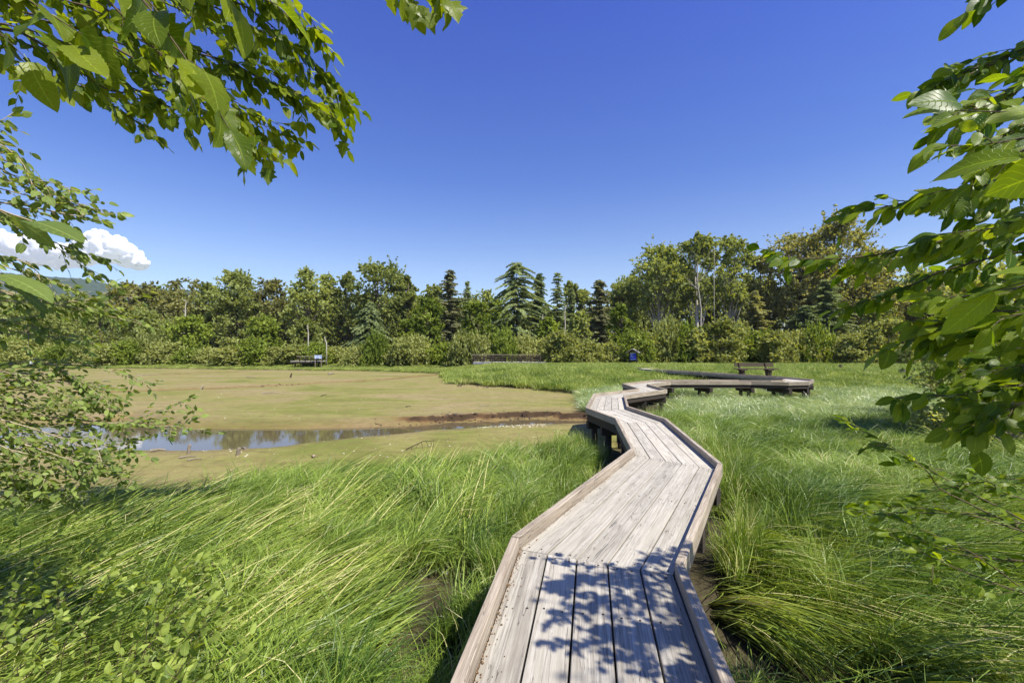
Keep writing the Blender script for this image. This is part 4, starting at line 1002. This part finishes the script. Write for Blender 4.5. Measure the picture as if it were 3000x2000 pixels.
# left field
x, y, rg = field(4600, .6, 12.5, lambda x, y: left(x, y) & (x < -.2 - .0 * y), 1)
k = (pn(x, y) > .44) & (dist_poly(x, y, WALKLINE) > 1.5)
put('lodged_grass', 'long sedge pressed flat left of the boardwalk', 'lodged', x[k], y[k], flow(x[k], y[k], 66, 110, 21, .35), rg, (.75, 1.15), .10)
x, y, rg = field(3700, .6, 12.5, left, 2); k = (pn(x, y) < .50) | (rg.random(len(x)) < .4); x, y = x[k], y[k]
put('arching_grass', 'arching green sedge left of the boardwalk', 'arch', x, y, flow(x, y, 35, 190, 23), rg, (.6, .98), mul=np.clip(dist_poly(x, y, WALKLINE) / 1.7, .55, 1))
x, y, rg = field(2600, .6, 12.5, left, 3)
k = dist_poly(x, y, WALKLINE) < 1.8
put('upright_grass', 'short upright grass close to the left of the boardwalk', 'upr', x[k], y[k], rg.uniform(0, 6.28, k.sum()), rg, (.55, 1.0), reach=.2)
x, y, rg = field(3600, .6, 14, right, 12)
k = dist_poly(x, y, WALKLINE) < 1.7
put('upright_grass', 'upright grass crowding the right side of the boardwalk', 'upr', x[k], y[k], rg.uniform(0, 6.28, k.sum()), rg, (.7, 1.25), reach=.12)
# right field
x, y, rg = field(3400, .6, 7.5, right, 4)
k = pn(x, y, .7, 91) > .40
put('lodged_grass', 'long sedge swept flat right of the boardwalk', 'lodged', x[k], y[k], flow(x[k], y[k], -60, 80, 27, .35), rg, (.8, 1.15), .10)
x, y, rg = field(2900, .6, 8.0, right, 5); k = (pn(x, y, .7, 91) < .47) | (rg.random(len(x)) < .35); x, y = x[k], y[k]
put('arching_grass', 'arching green sedge right of the boardwalk', 'arch', x, y, flow(x, y, -35, 200, 29), rg, (.6, .95), mul=np.clip(dist_poly(x, y, WALKLINE) / 1.7, .5, 1))
x, y, rg = field(3100, 6.5, 14, right, 6)
put('tall_grass', 'tangled yellow green grass in the middle right', 'arch', x, y, flow(x, y, 0, 420, 33, .9), rg, (.6, 1.0))
x, y, rg = field(9500, 9.5, 24, lambda x, y: right(x, y) | (y > 17), 7)
k = (y + 2.2 * (vnoise(x * .5, y * .5, 4) - .5) > 10.5)
put('silvery_grass', 'silvery sheened sedge between the boardwalk and the loop', 'silver', x[k], y[k], flow(x[k], y[k], 200, 260, 35), rg, (.6, 1.0))
x, y, rg = field(12000, 21, 42, lambda x, y: (y > 20), 8)
put('meadow_grass', 'short green meadow grass round the loop', 'mid', x, y, rg.uniform(0, 6.28, len(x)), rg, (.55, .9), reach=.3)
x, y, rg = field(17000, 24, 66, lambda x, y: (y > 23), 9)
put('far_grass', 'bright far meadow grass reaching the shrubs', 'far', x, y, rg.uniform(0, 6.28, len(x)), rg, (.6, 1.0), reach=.3, mul=np.clip(1.25 - (y - 30) / 32, .42, 1))

# ------------------------------------------------------------------ near leaves
def leaf_shape(kind, seed=0, hi=False):
    """leaf along +X, length 1, base at the origin: rows of five points, cupped and curved"""
    rg = np.random.default_rng(seed); n = 19 if hi else 6; QS = (-1, -.5, 0, .5, 1) if hi else (-1, 0, 1)
    bend = rg.uniform(.08, .38); fold = rg.uniform(.05, .28); wav = rg.uniform(0, 6); wob = rg.uniform(.01, .035); skew = rg.uniform(-.06, .06)
    ss = np.linspace(0, 1, n)
    if kind == 'oval': w = .70 * ss ** .72 * (1 - ss) ** .80
    elif kind == 'lance': w = .40 * ss ** .75 * (1 - ss) ** .85
    elif kind == 'round': w = .80 * ss ** .55 * (1 - ss) ** .82
    else:
        if hi: w = np.interp(ss, [0, .05, .13, .20, .27, .33, .44, .50, .55, .62, .70, .78, .88, 1], [.05, .22, .42, .30, .26, .36, .52, .40, .26, .22, .28, .15, .09, 0])
        else: w = np.interp(ss, [0, .2, .4, .6, .8, 1], [.05, .42, .48, .24, .15, 0])
    if hi and kind != 'lobed': w[1:-1] *= 1 + .055 * (-1.0) ** np.arange(n - 2)
    V = []; vein = []; LU = []; LV = []
    for i, s in enumerate(ss):
        z = -bend * s * s * .8
        for q in QS:
            aq = abs(q)
            V.append((s - aq * w[i] * (.22 if hi and i % 2 and 0 < i < n - 1 else .12) * (i > 0), q * w[i] + skew * math.sin(s * 3.1), z + w[i] * fold * (1.6 * aq - .6 * aq * aq) + wob * aq * math.sin(wav + s * 10 + q)))
            vein.append(1 if q == 0 else 0); LU.append(s); LV.append(q)
    m_ = len(QS); Fq = [[i * m_ + j, (i + 1) * m_ + j, (i + 1) * m_ + j + 1, i * m_ + j + 1] for i in range(n - 1) for j in range(m_ - 1)]
    V = np.array(V); k = len(V)
    V = np.vstack([V, [(-.16, -.006, .0), (-.16, .006, .0), (.02, .008, 0), (.02, -.008, 0)]]); Fq.append([k, k + 3, k + 2, k + 1]); vein += [1] * 4; LU += [0] * 4; LV += [0] * 4
    return V, np.array(Fq), np.array(vein), np.array(LU), np.array(LV)
def rotmats(D, N_):
    """columns: leaf axis, side, normal"""
    D = D / np.linalg.norm(D, axis=1)[:, None]; S = np.cross(N_, D); S /= np.linalg.norm(S, axis=1)[:, None] + 1e-9; Z = np.cross(D, S)
    return np.stack([D, S, Z], -1)
def grow(mains, rg, spacing, tlen, leaf_gap, lsize, bias, spread=.8, leaf_dir=None, up=None, droop=.3, r0=.006, two=1.0, start=.15, nj=.42):
    """mains: 3D polylines. returns twig tubes and leaf transforms"""
    tubes = []; LP = []; LD = []; LN = []; LS = []
    bias = np.array(bias, float); up = np.array(up if up is not None else (0, 0, 1.0))
    def leaves(path, gap, size):
        seg = np.linalg.norm(np.diff(path, axis=0), axis=1); tot = seg.sum(); cs = np.concatenate([[0], np.cumsum(seg)]); s = gap * rg.uniform(.3, 1); sd = 1
        while s < tot:
            p = np.array([np.interp(s, cs, path[:, j]) for j in range(3)]); i = min(len(seg) - 1, int(np.searchsorted(cs, s) - 1)); t = (path[i + 1] - path[i]) / seg[i]
            side = np.cross(t, up); side /= np.linalg.norm(side) + 1e-9
            d = t * .75 + side * sd * .7 + np.array([0, 0, -droop * rg.uniform(.3, 1.4)]) + rg.normal(0, .22, 3)
            if leaf_dir is not None: d = d + np.array(leaf_dir)
            LP.append(p); LD.append(d); LN.append(up + rg.normal(0, nj, 3)); LS.append(size * rg.uniform(.6, 1.2)); sd = -sd; s += gap * rg.uniform(.7, 1.3)
        t = path[-1] - path[-2]; LP.append(path[-1]); LD.append(t / np.linalg.norm(t) + np.array([0, 0, -droop * .5]) + rg.normal(0, .15, 3)); LN.append(up + rg.normal(0, nj, 3)); LS.append(size * rg.uniform(.8, 1.2))
    for mp in mains:
        mp = np.asarray(mp, float)
        # smooth resample
        seg = np.linalg.norm(np.diff(mp, axis=0), axis=1); cs = np.concatenate([[0], np.cumsum(seg)]); tot = cs[-1]; n = max(5, int(tot / .08))
        ss = np.linspace(0, tot, n); path = np.stack([np.interp(ss, cs, mp[:, j]) for j in range(3)], 1)
        path[1:-1] = (path[:-2] + path[2:] + 2 * path[1:-1]) / 4; path[1:] += np.cumsum(rg.normal(0, .004, (n - 1, 3)), 0)
        tubes.append((path, r0 * (.5 + tot * .5), r0 * .25))
        s = tot * start
        while s < tot:
            p = np.array([np.interp(s, ss, path[:, j]) for j in range(3)]); i = min(n - 2, int(s / tot * (n - 1))); t = path[i + 1] - path[i]; t /= np.linalg.norm(t)
            d = t * .9 + rg.normal(0, spread, 3) * np.array([1, 1, .6]) + bias; d /= np.linalg.norm(d); l = tlen * rg.uniform(.45, 1.2) * (1.1 - .5 * s / tot)
            k = 5; q = [p]
            for j in range(k - 1):
                d = d + np.array([0, 0, -droop * .10]) + rg.normal(0, .08, 3); d /= np.linalg.norm(d); q.append(q[-1] + d * l / (k - 1))
            q = np.array(q); tubes.append((q, r0 * .35, r0 * .15)); leaves(q, leaf_gap, lsize)
            s += spacing * rg.uniform(.6, 1.4)
        leaves(path[int(n * .7):], leaf_gap, lsize)
    return tubes, np.array(LP), np.array(LD), np.array(LN), np.array(LS)
def plant(name, label, cat, shape, mat, twigmat, tubes, LP, LD, LN, LS, extra=None, keep=300, loc=(0, 0, -1), shapes=4, tube_k=5):
    o = empty(name, loc); tag(o, label, cat); off = np.array(loc, float)
    mb = MB()
    for q, a, b in tubes: mb.tube(np.asarray(q) - off, list(np.linspace(a, b, len(q))), tube_k)
    mb.build('twigs', M[twigmat], o, smooth=True)['kind'] = 'stuff'
    if extra:
        for q, a, b in extra:
            m2 = MB(); m2.tube(np.asarray(q) - off, list(np.linspace(a, b, len(q))), 8); m2.build('branch', M['bark'], o, smooth=True)
    sk = lambda i: shape if isinstance(shape, str) else shape[i % len(shape)]
    kinds = [leaf_shape(sk(i), i) for i in range(shapes)]; nm_ = shapes * 3
    meshes = [fast_mesh('leaf', V, Fq, M[mat], {'vein': ve, 'lu': u_, 'lv': v_, 'tint': np.full(len(V), RNG.uniform(.05, 1.1))}, smooth=True) for i, (V, Fq, ve, u_, v_) in enumerate([leaf_shape(sk(i), i, True) for i in range(nm_)])]
    Rm = rotmats(LD, LN); n = len(LP)
    camv = LP - np.array([0, 0, EYE]); dist = np.linalg.norm(camv, axis=1)
    infr = (camv[:, 1] > .1) & (np.abs(camv[:, 0]) < camv[:, 1] * 1.2) & (np.abs(camv[:, 2]) < camv[:, 1] * .85)
    big = np.where(infr, LS / dist, 0); order = np.argsort(-big); sel = order[:keep]; sel = sel[big[sel] > 0]; rest = np.setdiff1d(np.arange(n), sel)
    for j in sel:
        me = meshes[int(RNG.integers(nm_))]; l = bpy.data.objects.new('leaf', me); COL.objects.link(l); l.parent = o
        mt = Matrix(Rm[j].tolist()).to_4x4(); s = LS[j]; l.matrix_basis = Matrix.Translation(Vector((LP[j] - off).tolist())) @ mt @ Matrix.Diagonal((s, s * RNG.uniform(.85, 1.1), s, 1))
    Vs = []; Fs = []; Ts = []; Vn = []; Us = []; Ws = []; nn = 0
    for i, (V, Fq, ve, u_, v_) in enumerate(kinds):
        r_ = rest[i::shapes]
        if not len(r_): continue
        W = np.einsum('nij,vj->nvi', Rm[r_], V) * LS[r_][:, None, None] + (LP[r_] - off)[:, None, :]
        Vs.append(W.reshape(-1, 3)); Fs.append((Fq[None] + (np.arange(len(r_)) * len(V))[:, None, None]).reshape(-1, Fq.shape[1]) + nn)
        Ts.append(np.repeat(RNG.uniform(.05, 1.1, len(r_)), len(V))); Vn.append(np.tile(ve, len(r_))); Us.append(np.tile(u_, len(r_))); Ws.append(np.tile(v_, len(r_))); nn += W.shape[0] * W.shape[1]
    if Vs:
        f = link('foliage', fast_mesh('foliage', np.vstack(Vs), np.vstack(Fs), M[mat], {'tint': np.concatenate(Ts), 'vein': np.concatenate(Vn), 'lu': np.concatenate(Us), 'lv': np.concatenate(Ws)}, smooth=True), o); f['kind'] = 'stuff'
    return o
def px3(pts): return [P(*p) for p in pts]
def cat_(*gs):
    t = sum([g[0] for g in gs], []); return (t,) + tuple(np.concatenate([g[i] for g in gs]) for i in range(1, 5))

# --- top left: overhanging bough seen against the sky, coming from upper left down to the right
rg = np.random.default_rng(41)
m1 = [px3([(-500, -250, 3.74), (100, -60, 4.18), (480, 110, 4.40), (760, 240, 4.62), (970, 330, 4.73)]),
      px3([(-200, -350, 3.52), (350, -120, 4.18), (700, 50, 4.40), (900, 170, 4.62), (985, 270, 4.84)]),
      px3([(-400, 0, 3.96), (50, 110, 4.18), (350, 230, 4.40), (560, 330, 4.40), (740, 370, 4.62)]),
      px3([(-450, -120, 4.18), (0, 20, 4.62), (300, 100, 4.84), (640, 260, 4.84), (860, 380, 5.06)]),
      px3([(0, -350, 3.96), (450, -160, 4.18), (720, -40, 4.18), (900, 60, 4.40), (925, 150, 4.62)]),
      px3([(-500, 80, 5.28), (-100, 120, 5.50), (120, 215, 5.72), (260, 255, 5.72), (420, 330, 5.72)]),
      px3([(-200, -300, 5.06), (250, -130, 5.28), (560, 20, 5.50), (800, 180, 5.72), (1010, 320, 5.72)]),
      px3([(-500, -200, 3.52), (-100, -80, 3.74), (250, 20, 3.74), (520, 190, 3.96), (700, 350, 3.96)])]
def dup_m(ms, k, amp, rg):
    out = list(ms)
    for m in ms:
        for _ in range(k): out.append([p + rg.normal(0, amp, 3) * (.4 + i * .3) for i, p in enumerate(m)])
    return out
g1 = grow(dup_m(m1, 1, .11, rg), rg, .136, .48, .080, .150, (.10, .0, -.18), .55, droop=.55, r0=.008, start=.12)
m1b = [px3([(-350, -200, .95), (50, -40, 1.0), (250, 110, 1.0)]), px3([(200, -250, .95), (450, 20, 1.0), (620, 250, 1.0), (690, 380, 1.0)]), px3([(350, -200, 1.0), (640, -60, 1.0), (830, 10, 1.05)]), px3([(-200, 40, 1.0), (120, 120, 1.0), (220, 160, 1.0)]),px3([(300, -150, 1.1), (500, 80, 1.15), (560, 180, 1.15)])]
g1b = grow(m1b, rg, .14, .10, .07, .10, (.05, 0, -.35), .4, droop=.8, r0=.004, start=.35)
tr_ = [([(-8.6, 2.6, -1.1), (-8.3, 2.8, 2.0), (-7.4, 3.2, 5.0), (-6.4, 3.7, 7.2)], .24, .12), ([(-8.0, 3.0, 3.4), (-6.9, 3.5, 5.0), (-5.8, 3.9, 5.6)], .08, .03), ([(-6.4, 3.7, 7.2), (-4.6, 3.9, 7.3), (-2.6, 4.1, 7.0)], .10, .03)]
plant('overhanging_maple_tree', 'leafy bough overhanging the top left corner against the sky', 'tree', ['oval', 'round', 'lobed', 'round'], 'leaf_near', 'twig', *cat_(g1, g1b), extra=tr_, loc=(-8.6, 2.6, -1.1))
# small sprig at the top middle
g = grow([px3([(1050, -260, 1.6), (1150, -90, 1.6), (1205, 10, 1.6)]), px3([(1160, -220, 1.6), (1280, -100, 1.6), (1310, 5, 1.6)])], rg, .07, .07, .05, .10, (.1, 0, -.4), .3, droop=.9, r0=.004, start=.55, up=(0, -.8, .5))
ex = [([(-2.0, 1.3, 3.1), (-1.2, 1.5, 3.2), (-.55, 1.62, 3.1)], .03, .01)]
plant('maple_sprig', 'few hanging lobed leaves at the top edge of the sky', 'branch', ['lobed', 'oval'], 'leaf_near', 'twig', *g, extra=None, keep=60, loc=tuple(P(1050, -260, 1.6)), shapes=2)

# --- left: small leaved tree with thin twigs
rg = np.random.default_rng(43)
m2 = [px3([(-500, 300, 2.6), (-150, 380, 2.8), (60, 500, 2.9), (230, 620, 3.0)]), px3([(-500, 420, 2.6), (-150, 500, 2.8), (100, 560, 2.9), (225, 570, 3.0), (262, 600, 3.0)]),
      px3([(-500, 500, 2.8), (-100, 580, 3.0), (120, 680, 3.1), (290, 800, 3.2)]), px3([(-400, 200, 2.8), (-60, 340, 2.9), (30, 400, 3.0)]),
      px3([(-500, 650, 3.0), (-100, 720, 3.2), (150, 820, 3.4), (260, 870, 3.5)]), px3([(-500, 760, 3.1), (0, 860, 3.4), (250, 905, 3.5), (420, 945, 3.6)]),
      px3([(-500, 850, 3.0), (-50, 930, 3.2), (150, 960, 3.3)])]
g2 = grow(dup_m(m2, 2, .09, rg), rg, .075, .24, .042, .062, (.10, 0, -.10), .5, droop=.35, r0=.006, start=.15, nj=.85)
m3 = [px3([(-600, 1100, 3.0), (-100, 1130, 3.2), (180, 1120, 3.3), (360, 1150, 3.3), (350, 1250, 3.3)]), px3([(-600, 1180, 3.0), (-50, 1180, 3.2), (200, 1230, 3.3), (380, 1240, 3.3), (500, 1235, 3.3)]),
      px3([(-600, 1250, 2.9), (0, 1260, 3.1), (230, 1330, 3.2), (400, 1400, 3.2)]), px3([(-600, 1000, 3.2), (-50, 1080, 3.3), (200, 1090, 3.4), (380, 1130, 3.4)]),
      px3([(-600, 1330, 2.8), (-100, 1350, 3.0), (150, 1420, 3.1), (260, 1450, 3.1)]), px3([(-600, 1150, 2.7), (-100, 1210, 2.9), (120, 1290, 3.0), (300, 1340, 3.0), (410, 1320, 3.0)]),
      px3([(-600, 1050, 2.9), (-100, 1150, 3.0), (100, 1180, 3.1), (320, 1190, 3.2)]), px3([(-600, 1400, 2.6), (-200, 1390, 2.8), (50, 1400, 2.9), (200, 1390, 3.0)]),px3([(-600, 1280, 2.7), (-100, 1300, 2.9), (100, 1360, 3.0), (330, 1420, 3.0)])]
m3 = [[q - np.array([.10 * i / (len(m) - 1), 0, 0]) for i, q in enumerate(m)] for m in m3]
g3 = grow(dup_m(m3, 3, .08, rg), rg, .060, .22, .036, .047, (.10, 0, .02), .55, droop=.15, r0=.005, start=.1, nj=.95)
m4 = [px3([(-300, 520, .75), (-60, 590, .8), (60, 640, .8)]), px3([(-300, 740, .7), (-50, 780, .75), (20, 800, .75)])]
g4 = grow(m4, rg, .14, .05, .12, .09, (.2, 0, -.2), .25, droop=.5, r0=.004, start=.6)
tr_ = [([(-4.6, 2.2, -1.2), (-4.5, 2.3, .6), (-4.2, 2.5, 2.2), (-3.9, 2.7, 3.4)], .10, .04), ([(-4.5, 2.3, .4), (-4.3, 2.6, 1.0), (-4.0, 3.0, 1.5)], .05, .02), ([(-4.5, 2.3, .2), (-4.4, 2.7, .6), (-4.2, 3.0, .8)], .05, .02)]
plant('alder_tree', 'small leaved alder reaching in along the left edge', 'tree', ['round', 'oval'], 'leaf_side', 'twig_pale', *cat_(g2, g3, g4), extra=tr_, loc=(-4.6, 2.2, -1.2), tube_k=4)
# --- lower left shrub in the grass
rg = np.random.default_rng(44)
ms_ = []
for k in range(80):
    x = rg.uniform(-3.8, -1.6); y = rg.uniform(1.7, 3.3); a = rg.uniform(-.5, .9); h = rg.uniform(.75, 1.25)
    if x > -1.15 * y * .62: x -= .5
    b = np.array([x, y, tz(x, y)]); ms_.append([b, b + np.array([.08 * math.cos(a), .08 * math.sin(a), h * .6]), b + np.array([.35 * math.cos(a), .3 * math.sin(a), h])])
g = grow(ms_, rg, .10, .20, .05, .055, (.05, 0, .12), .6, droop=.05, r0=.004, start=.45, nj=.7)
plant('leafy_shrub', 'low leafy shrub growing through grass in the lower left corner', 'shrub', ['oval', 'round'], 'leaf_shrub', 'twig', *g, loc=(-2.6, 2.5, -1.0), tube_k=4)

# --- right: large leaved tree
rg = np.random.default_rng(45)
m5 = [px3([(3500, -100, 1.9), (3150, 60, 1.9), (2950, 140, 1.9), (2740, 230, 1.9)]), px3([(3500, 0, 1.7), (3200, 160, 1.7), (2980, 260, 1.7), (2760, 330, 1.7)]),
      px3([(3500, -300, 1.8), (3150, -120, 1.8), (2900, -20, 1.8)]), px3([(3500, 250, 1.5), (3200, 350, 1.5), (3000, 420, 1.5), (2780, 440, 1.5)]),
      px3([(3500, 380, 1.8), (3150, 480, 1.8), (2850, 560, 1.9), (2620, 610, 2.0), (2520, 625, 2.0)]), px3([(3500, 500, 1.6), (3150, 600, 1.6), (2900, 670, 1.7), (2740, 690, 1.7)]),
      px3([(3500, 560, 2.0), (3100, 650, 2.1), (2700, 710, 2.3), (2450, 755, 2.4), (2260, 735, 2.5)]), px3([(3500, 640, 2.0), (3100, 720, 2.1), (2760, 790, 2.2), (2600, 850, 2.3), (2470, 890, 2.3)]),
      px3([(3500, 700, 1.5), (3150, 780, 1.5), (2950, 850, 1.5), (2780, 860, 1.6)]), px3([(3500, 820, 1.7), (3150, 880, 1.7), (2900, 930, 1.8), (2700, 960, 1.8)]),
      px3([(3600, 1100, 1.6), (3200, 1050, 1.6), (2930, 970, 1.7), (2760, 955, 1.8), (2640, 1000, 1.9)]), px3([(3600, 1200, 1.8), (3200, 1130, 1.8), (2950, 1130, 1.9), (2780, 1160, 1.9), (2620, 1160, 2.0)]),
      px3([(3600, 1300, 1.7), (3200, 1200, 1.7), (2980, 1190, 1.8), (2850, 1250, 1.8)]), px3([(3500, 150, 2.3), (3150, 300, 2.3), (2960, 380, 2.3), (2850, 520, 2.3)]),
      px3([(3500, 420, 2.4), (3150, 540, 2.4), (2950, 640, 2.4), (2800, 780, 2.4)]), px3([(3500, 600, 2.6), (3100, 760, 2.6), (2900, 860, 2.6), (2780, 1000, 2.6)]), px3([(3600, 900, 2.3), (3200, 960, 2.3), (2950, 1020, 2.3), (2800, 1100, 2.3)]),
      px3([(3500, 300, 2.0), (3200, 420, 2.0), (3000, 540, 2.0), (2880, 600, 2.0)]), px3([(3500, 760, 2.0), (3200, 820, 2.0), (3000, 900, 2.0), (2860, 920, 2.0)]), px3([(3500, 1000, 2.0), (3200, 1040, 2.0), (3000, 1090, 2.0), (2900, 1150, 2.0)])]
UPR = (0, -.6, .8)
g5 = grow(dup_m([m for i, m in enumerate(m5) if i not in (4, 6, 7, 10, 11)], 1, .05, rg) + [m5[i] for i in (4, 6, 7, 10, 11)], rg, .052, .18, .042, .086, (-.15, 0, -.10), .5, leaf_dir=(-.42, 0, -.30), droop=.35, r0=.006, start=.1, up=UPR, nj=.5)
m6 = [px3([(3500, 420, .72), (3150, 440, .75), (3020, 450, .78)]), px3([(3400, 760, .8), (3100, 800, .85), (2900, 860, .9)]), px3([(3400, 300, 1.0), (3120, 330, 1.0), (2930, 340, 1.0), (2800, 335, 1.0)])]
g6 = grow(m6, rg, .16, .05, .09, .115, (-.3, 0, 0), .25, leaf_dir=(-.7, 0, -.15), droop=.2, r0=.004, start=.5, up=UPR, nj=.4)
# canopy above and right of the frame that dapples the near deck
m7 = []
for k in range(8):
    a = np.array([3.7 + rg.uniform(-.2, .3), .6 + rg.uniform(-.5, .5), 3.5 + rg.uniform(0, .9)]); b = np.array([rg.uniform(2.35, 3.5), rg.uniform(-.8, 1.6), rg.uniform(3.3, 4.7)]); m7.append([a, (a + b) / 2 + np.array([0, 0, .12]), b])
g7 = grow(m7, rg, .12, .24, .08, .080, (-.2, 0, -.1), .6, droop=.3, r0=.006, start=.2)
ok = ~((g7[1][:, 1] > .05) & (g7[1][:, 0] < g7[1][:, 1] * 1.12) & (g7[1][:, 2] - EYE < g7[1][:, 1] * .8))
g7 = (g7[0],) + tuple(v[ok] for v in g7[1:])
tr_ = [([(3.9, 1.2, -1.2), (3.8, 1.2, 1.0), (3.7, 1.1, 2.4), (3.7, .8, 4.2)], .14, .05), ([(3.8, 1.2, .9), (3.6, 1.5, 1.3), (3.3, 1.8, 1.7)], .06, .02), ([(3.8, 1.2, .3), (3.6, 1.5, .7), (3.3, 1.7, 1.1)], .06, .02)]
plant('cherry_tree', 'broad oval leaved tree filling the right edge', 'tree', ['oval', 'oval', 'round', 'oval'], 'leaf_right', 'twig', *cat_(g5, g6, g7), extra=tr_, loc=(3.9, 1.2, -1.2))
# --- lower right thin stems over the grass
rg = np.random.default_rng(46)
m8 = [px3([(3500, 1700, 2.6), (3100, 1560, 2.7), (2850, 1500, 2.8), (2600, 1480, 2.9), (2520, 1480, 3.0)]), px3([(3500, 1850, 2.5), (3050, 1560, 2.7), (2800, 1440, 2.9), (2620, 1330, 3.0), (2560, 1310, 3.0)]),
      px3([(3500, 1900, 2.4), (3000, 1740, 2.5), (2750, 1640, 2.6), (2600, 1560, 2.7)]), px3([(3500, 1560, 2.8), (3000, 1480, 2.9), (2780, 1390, 3.0), (2680, 1370, 3.0)]), px3([(3500, 1620, 2.6), (3000, 1640, 2.7), (2780, 1620, 2.8), (2650, 1560, 2.8)]), px3([(3500, 1450, 2.7), (3050, 1400, 2.8), (2850, 1390, 2.9)])]
g = grow(dup_m(m8, 1, .08, rg), rg, .11, .17, .055, .08, (-.15, 0, .02), .5, leaf_dir=(-.35, 0, 0), droop=.15, r0=.005, start=.12, up=(0, -.3, .9), nj=.7)
plant('thin_shrub', 'thin dark leaved shrub stems arching over the right grass', 'shrub', ['oval', 'lance'], 'leaf_right', 'twig', *g, extra=[([(5.4, 3.2, -1.1), (5.2, 3.2, -.5), (4.3, 2.7, .0)], .04, .015)], keep=200, loc=(5.4, 3.2, -1.1), tube_k=4)
# --- middle distance shrubs behind the right leaves
tree('riverside_shrub', 'shady shrub with pale inner twigs behind the right leaves', 2960, 800, 560, 10.5, 'dome', 'leaf_side_far' if 'leaf_side_far' in M else 'leaf_bush', 'twig_pale', cat='shrub', nclump=80, per=330, leaf=.055, z0=.05, seed=5)
tree('riverside_shrub', 'taller shrub at the right edge behind the shady one', 3250, 640, 700, 12.5, 'dome', 'leaf_tree', 'twig_pale', cat='shrub', nclump=80, per=330, leaf=.065, z0=.05, seed=6)

# ------------------------------------------------------------------ haze
def build_haze():
    mb = MB(); mb.prism([(-5200, -300), (4200, -300), (4200, 3600), (-5200, 3600)], -3.6, 470)
    m = bpy.data.materials.new('thin summer haze'); m.use_nodes = True; N = m.node_tree.nodes; N.remove(N['Principled BSDF'])
    v = N.new('ShaderNodeVolumePrincipled'); v.inputs['Color'].default_value = (.78, .87, 1, 1); v.inputs['Density'].default_value = .00008; v.inputs['Anisotropy'].default_value = .1
    m.node_tree.links.new(v.outputs[0], N['Material Output'].inputs['Volume'])
    o = mb.build('haze', m); o['kind'] = 'stuff'
HAZE = True
if HAZE: build_haze()
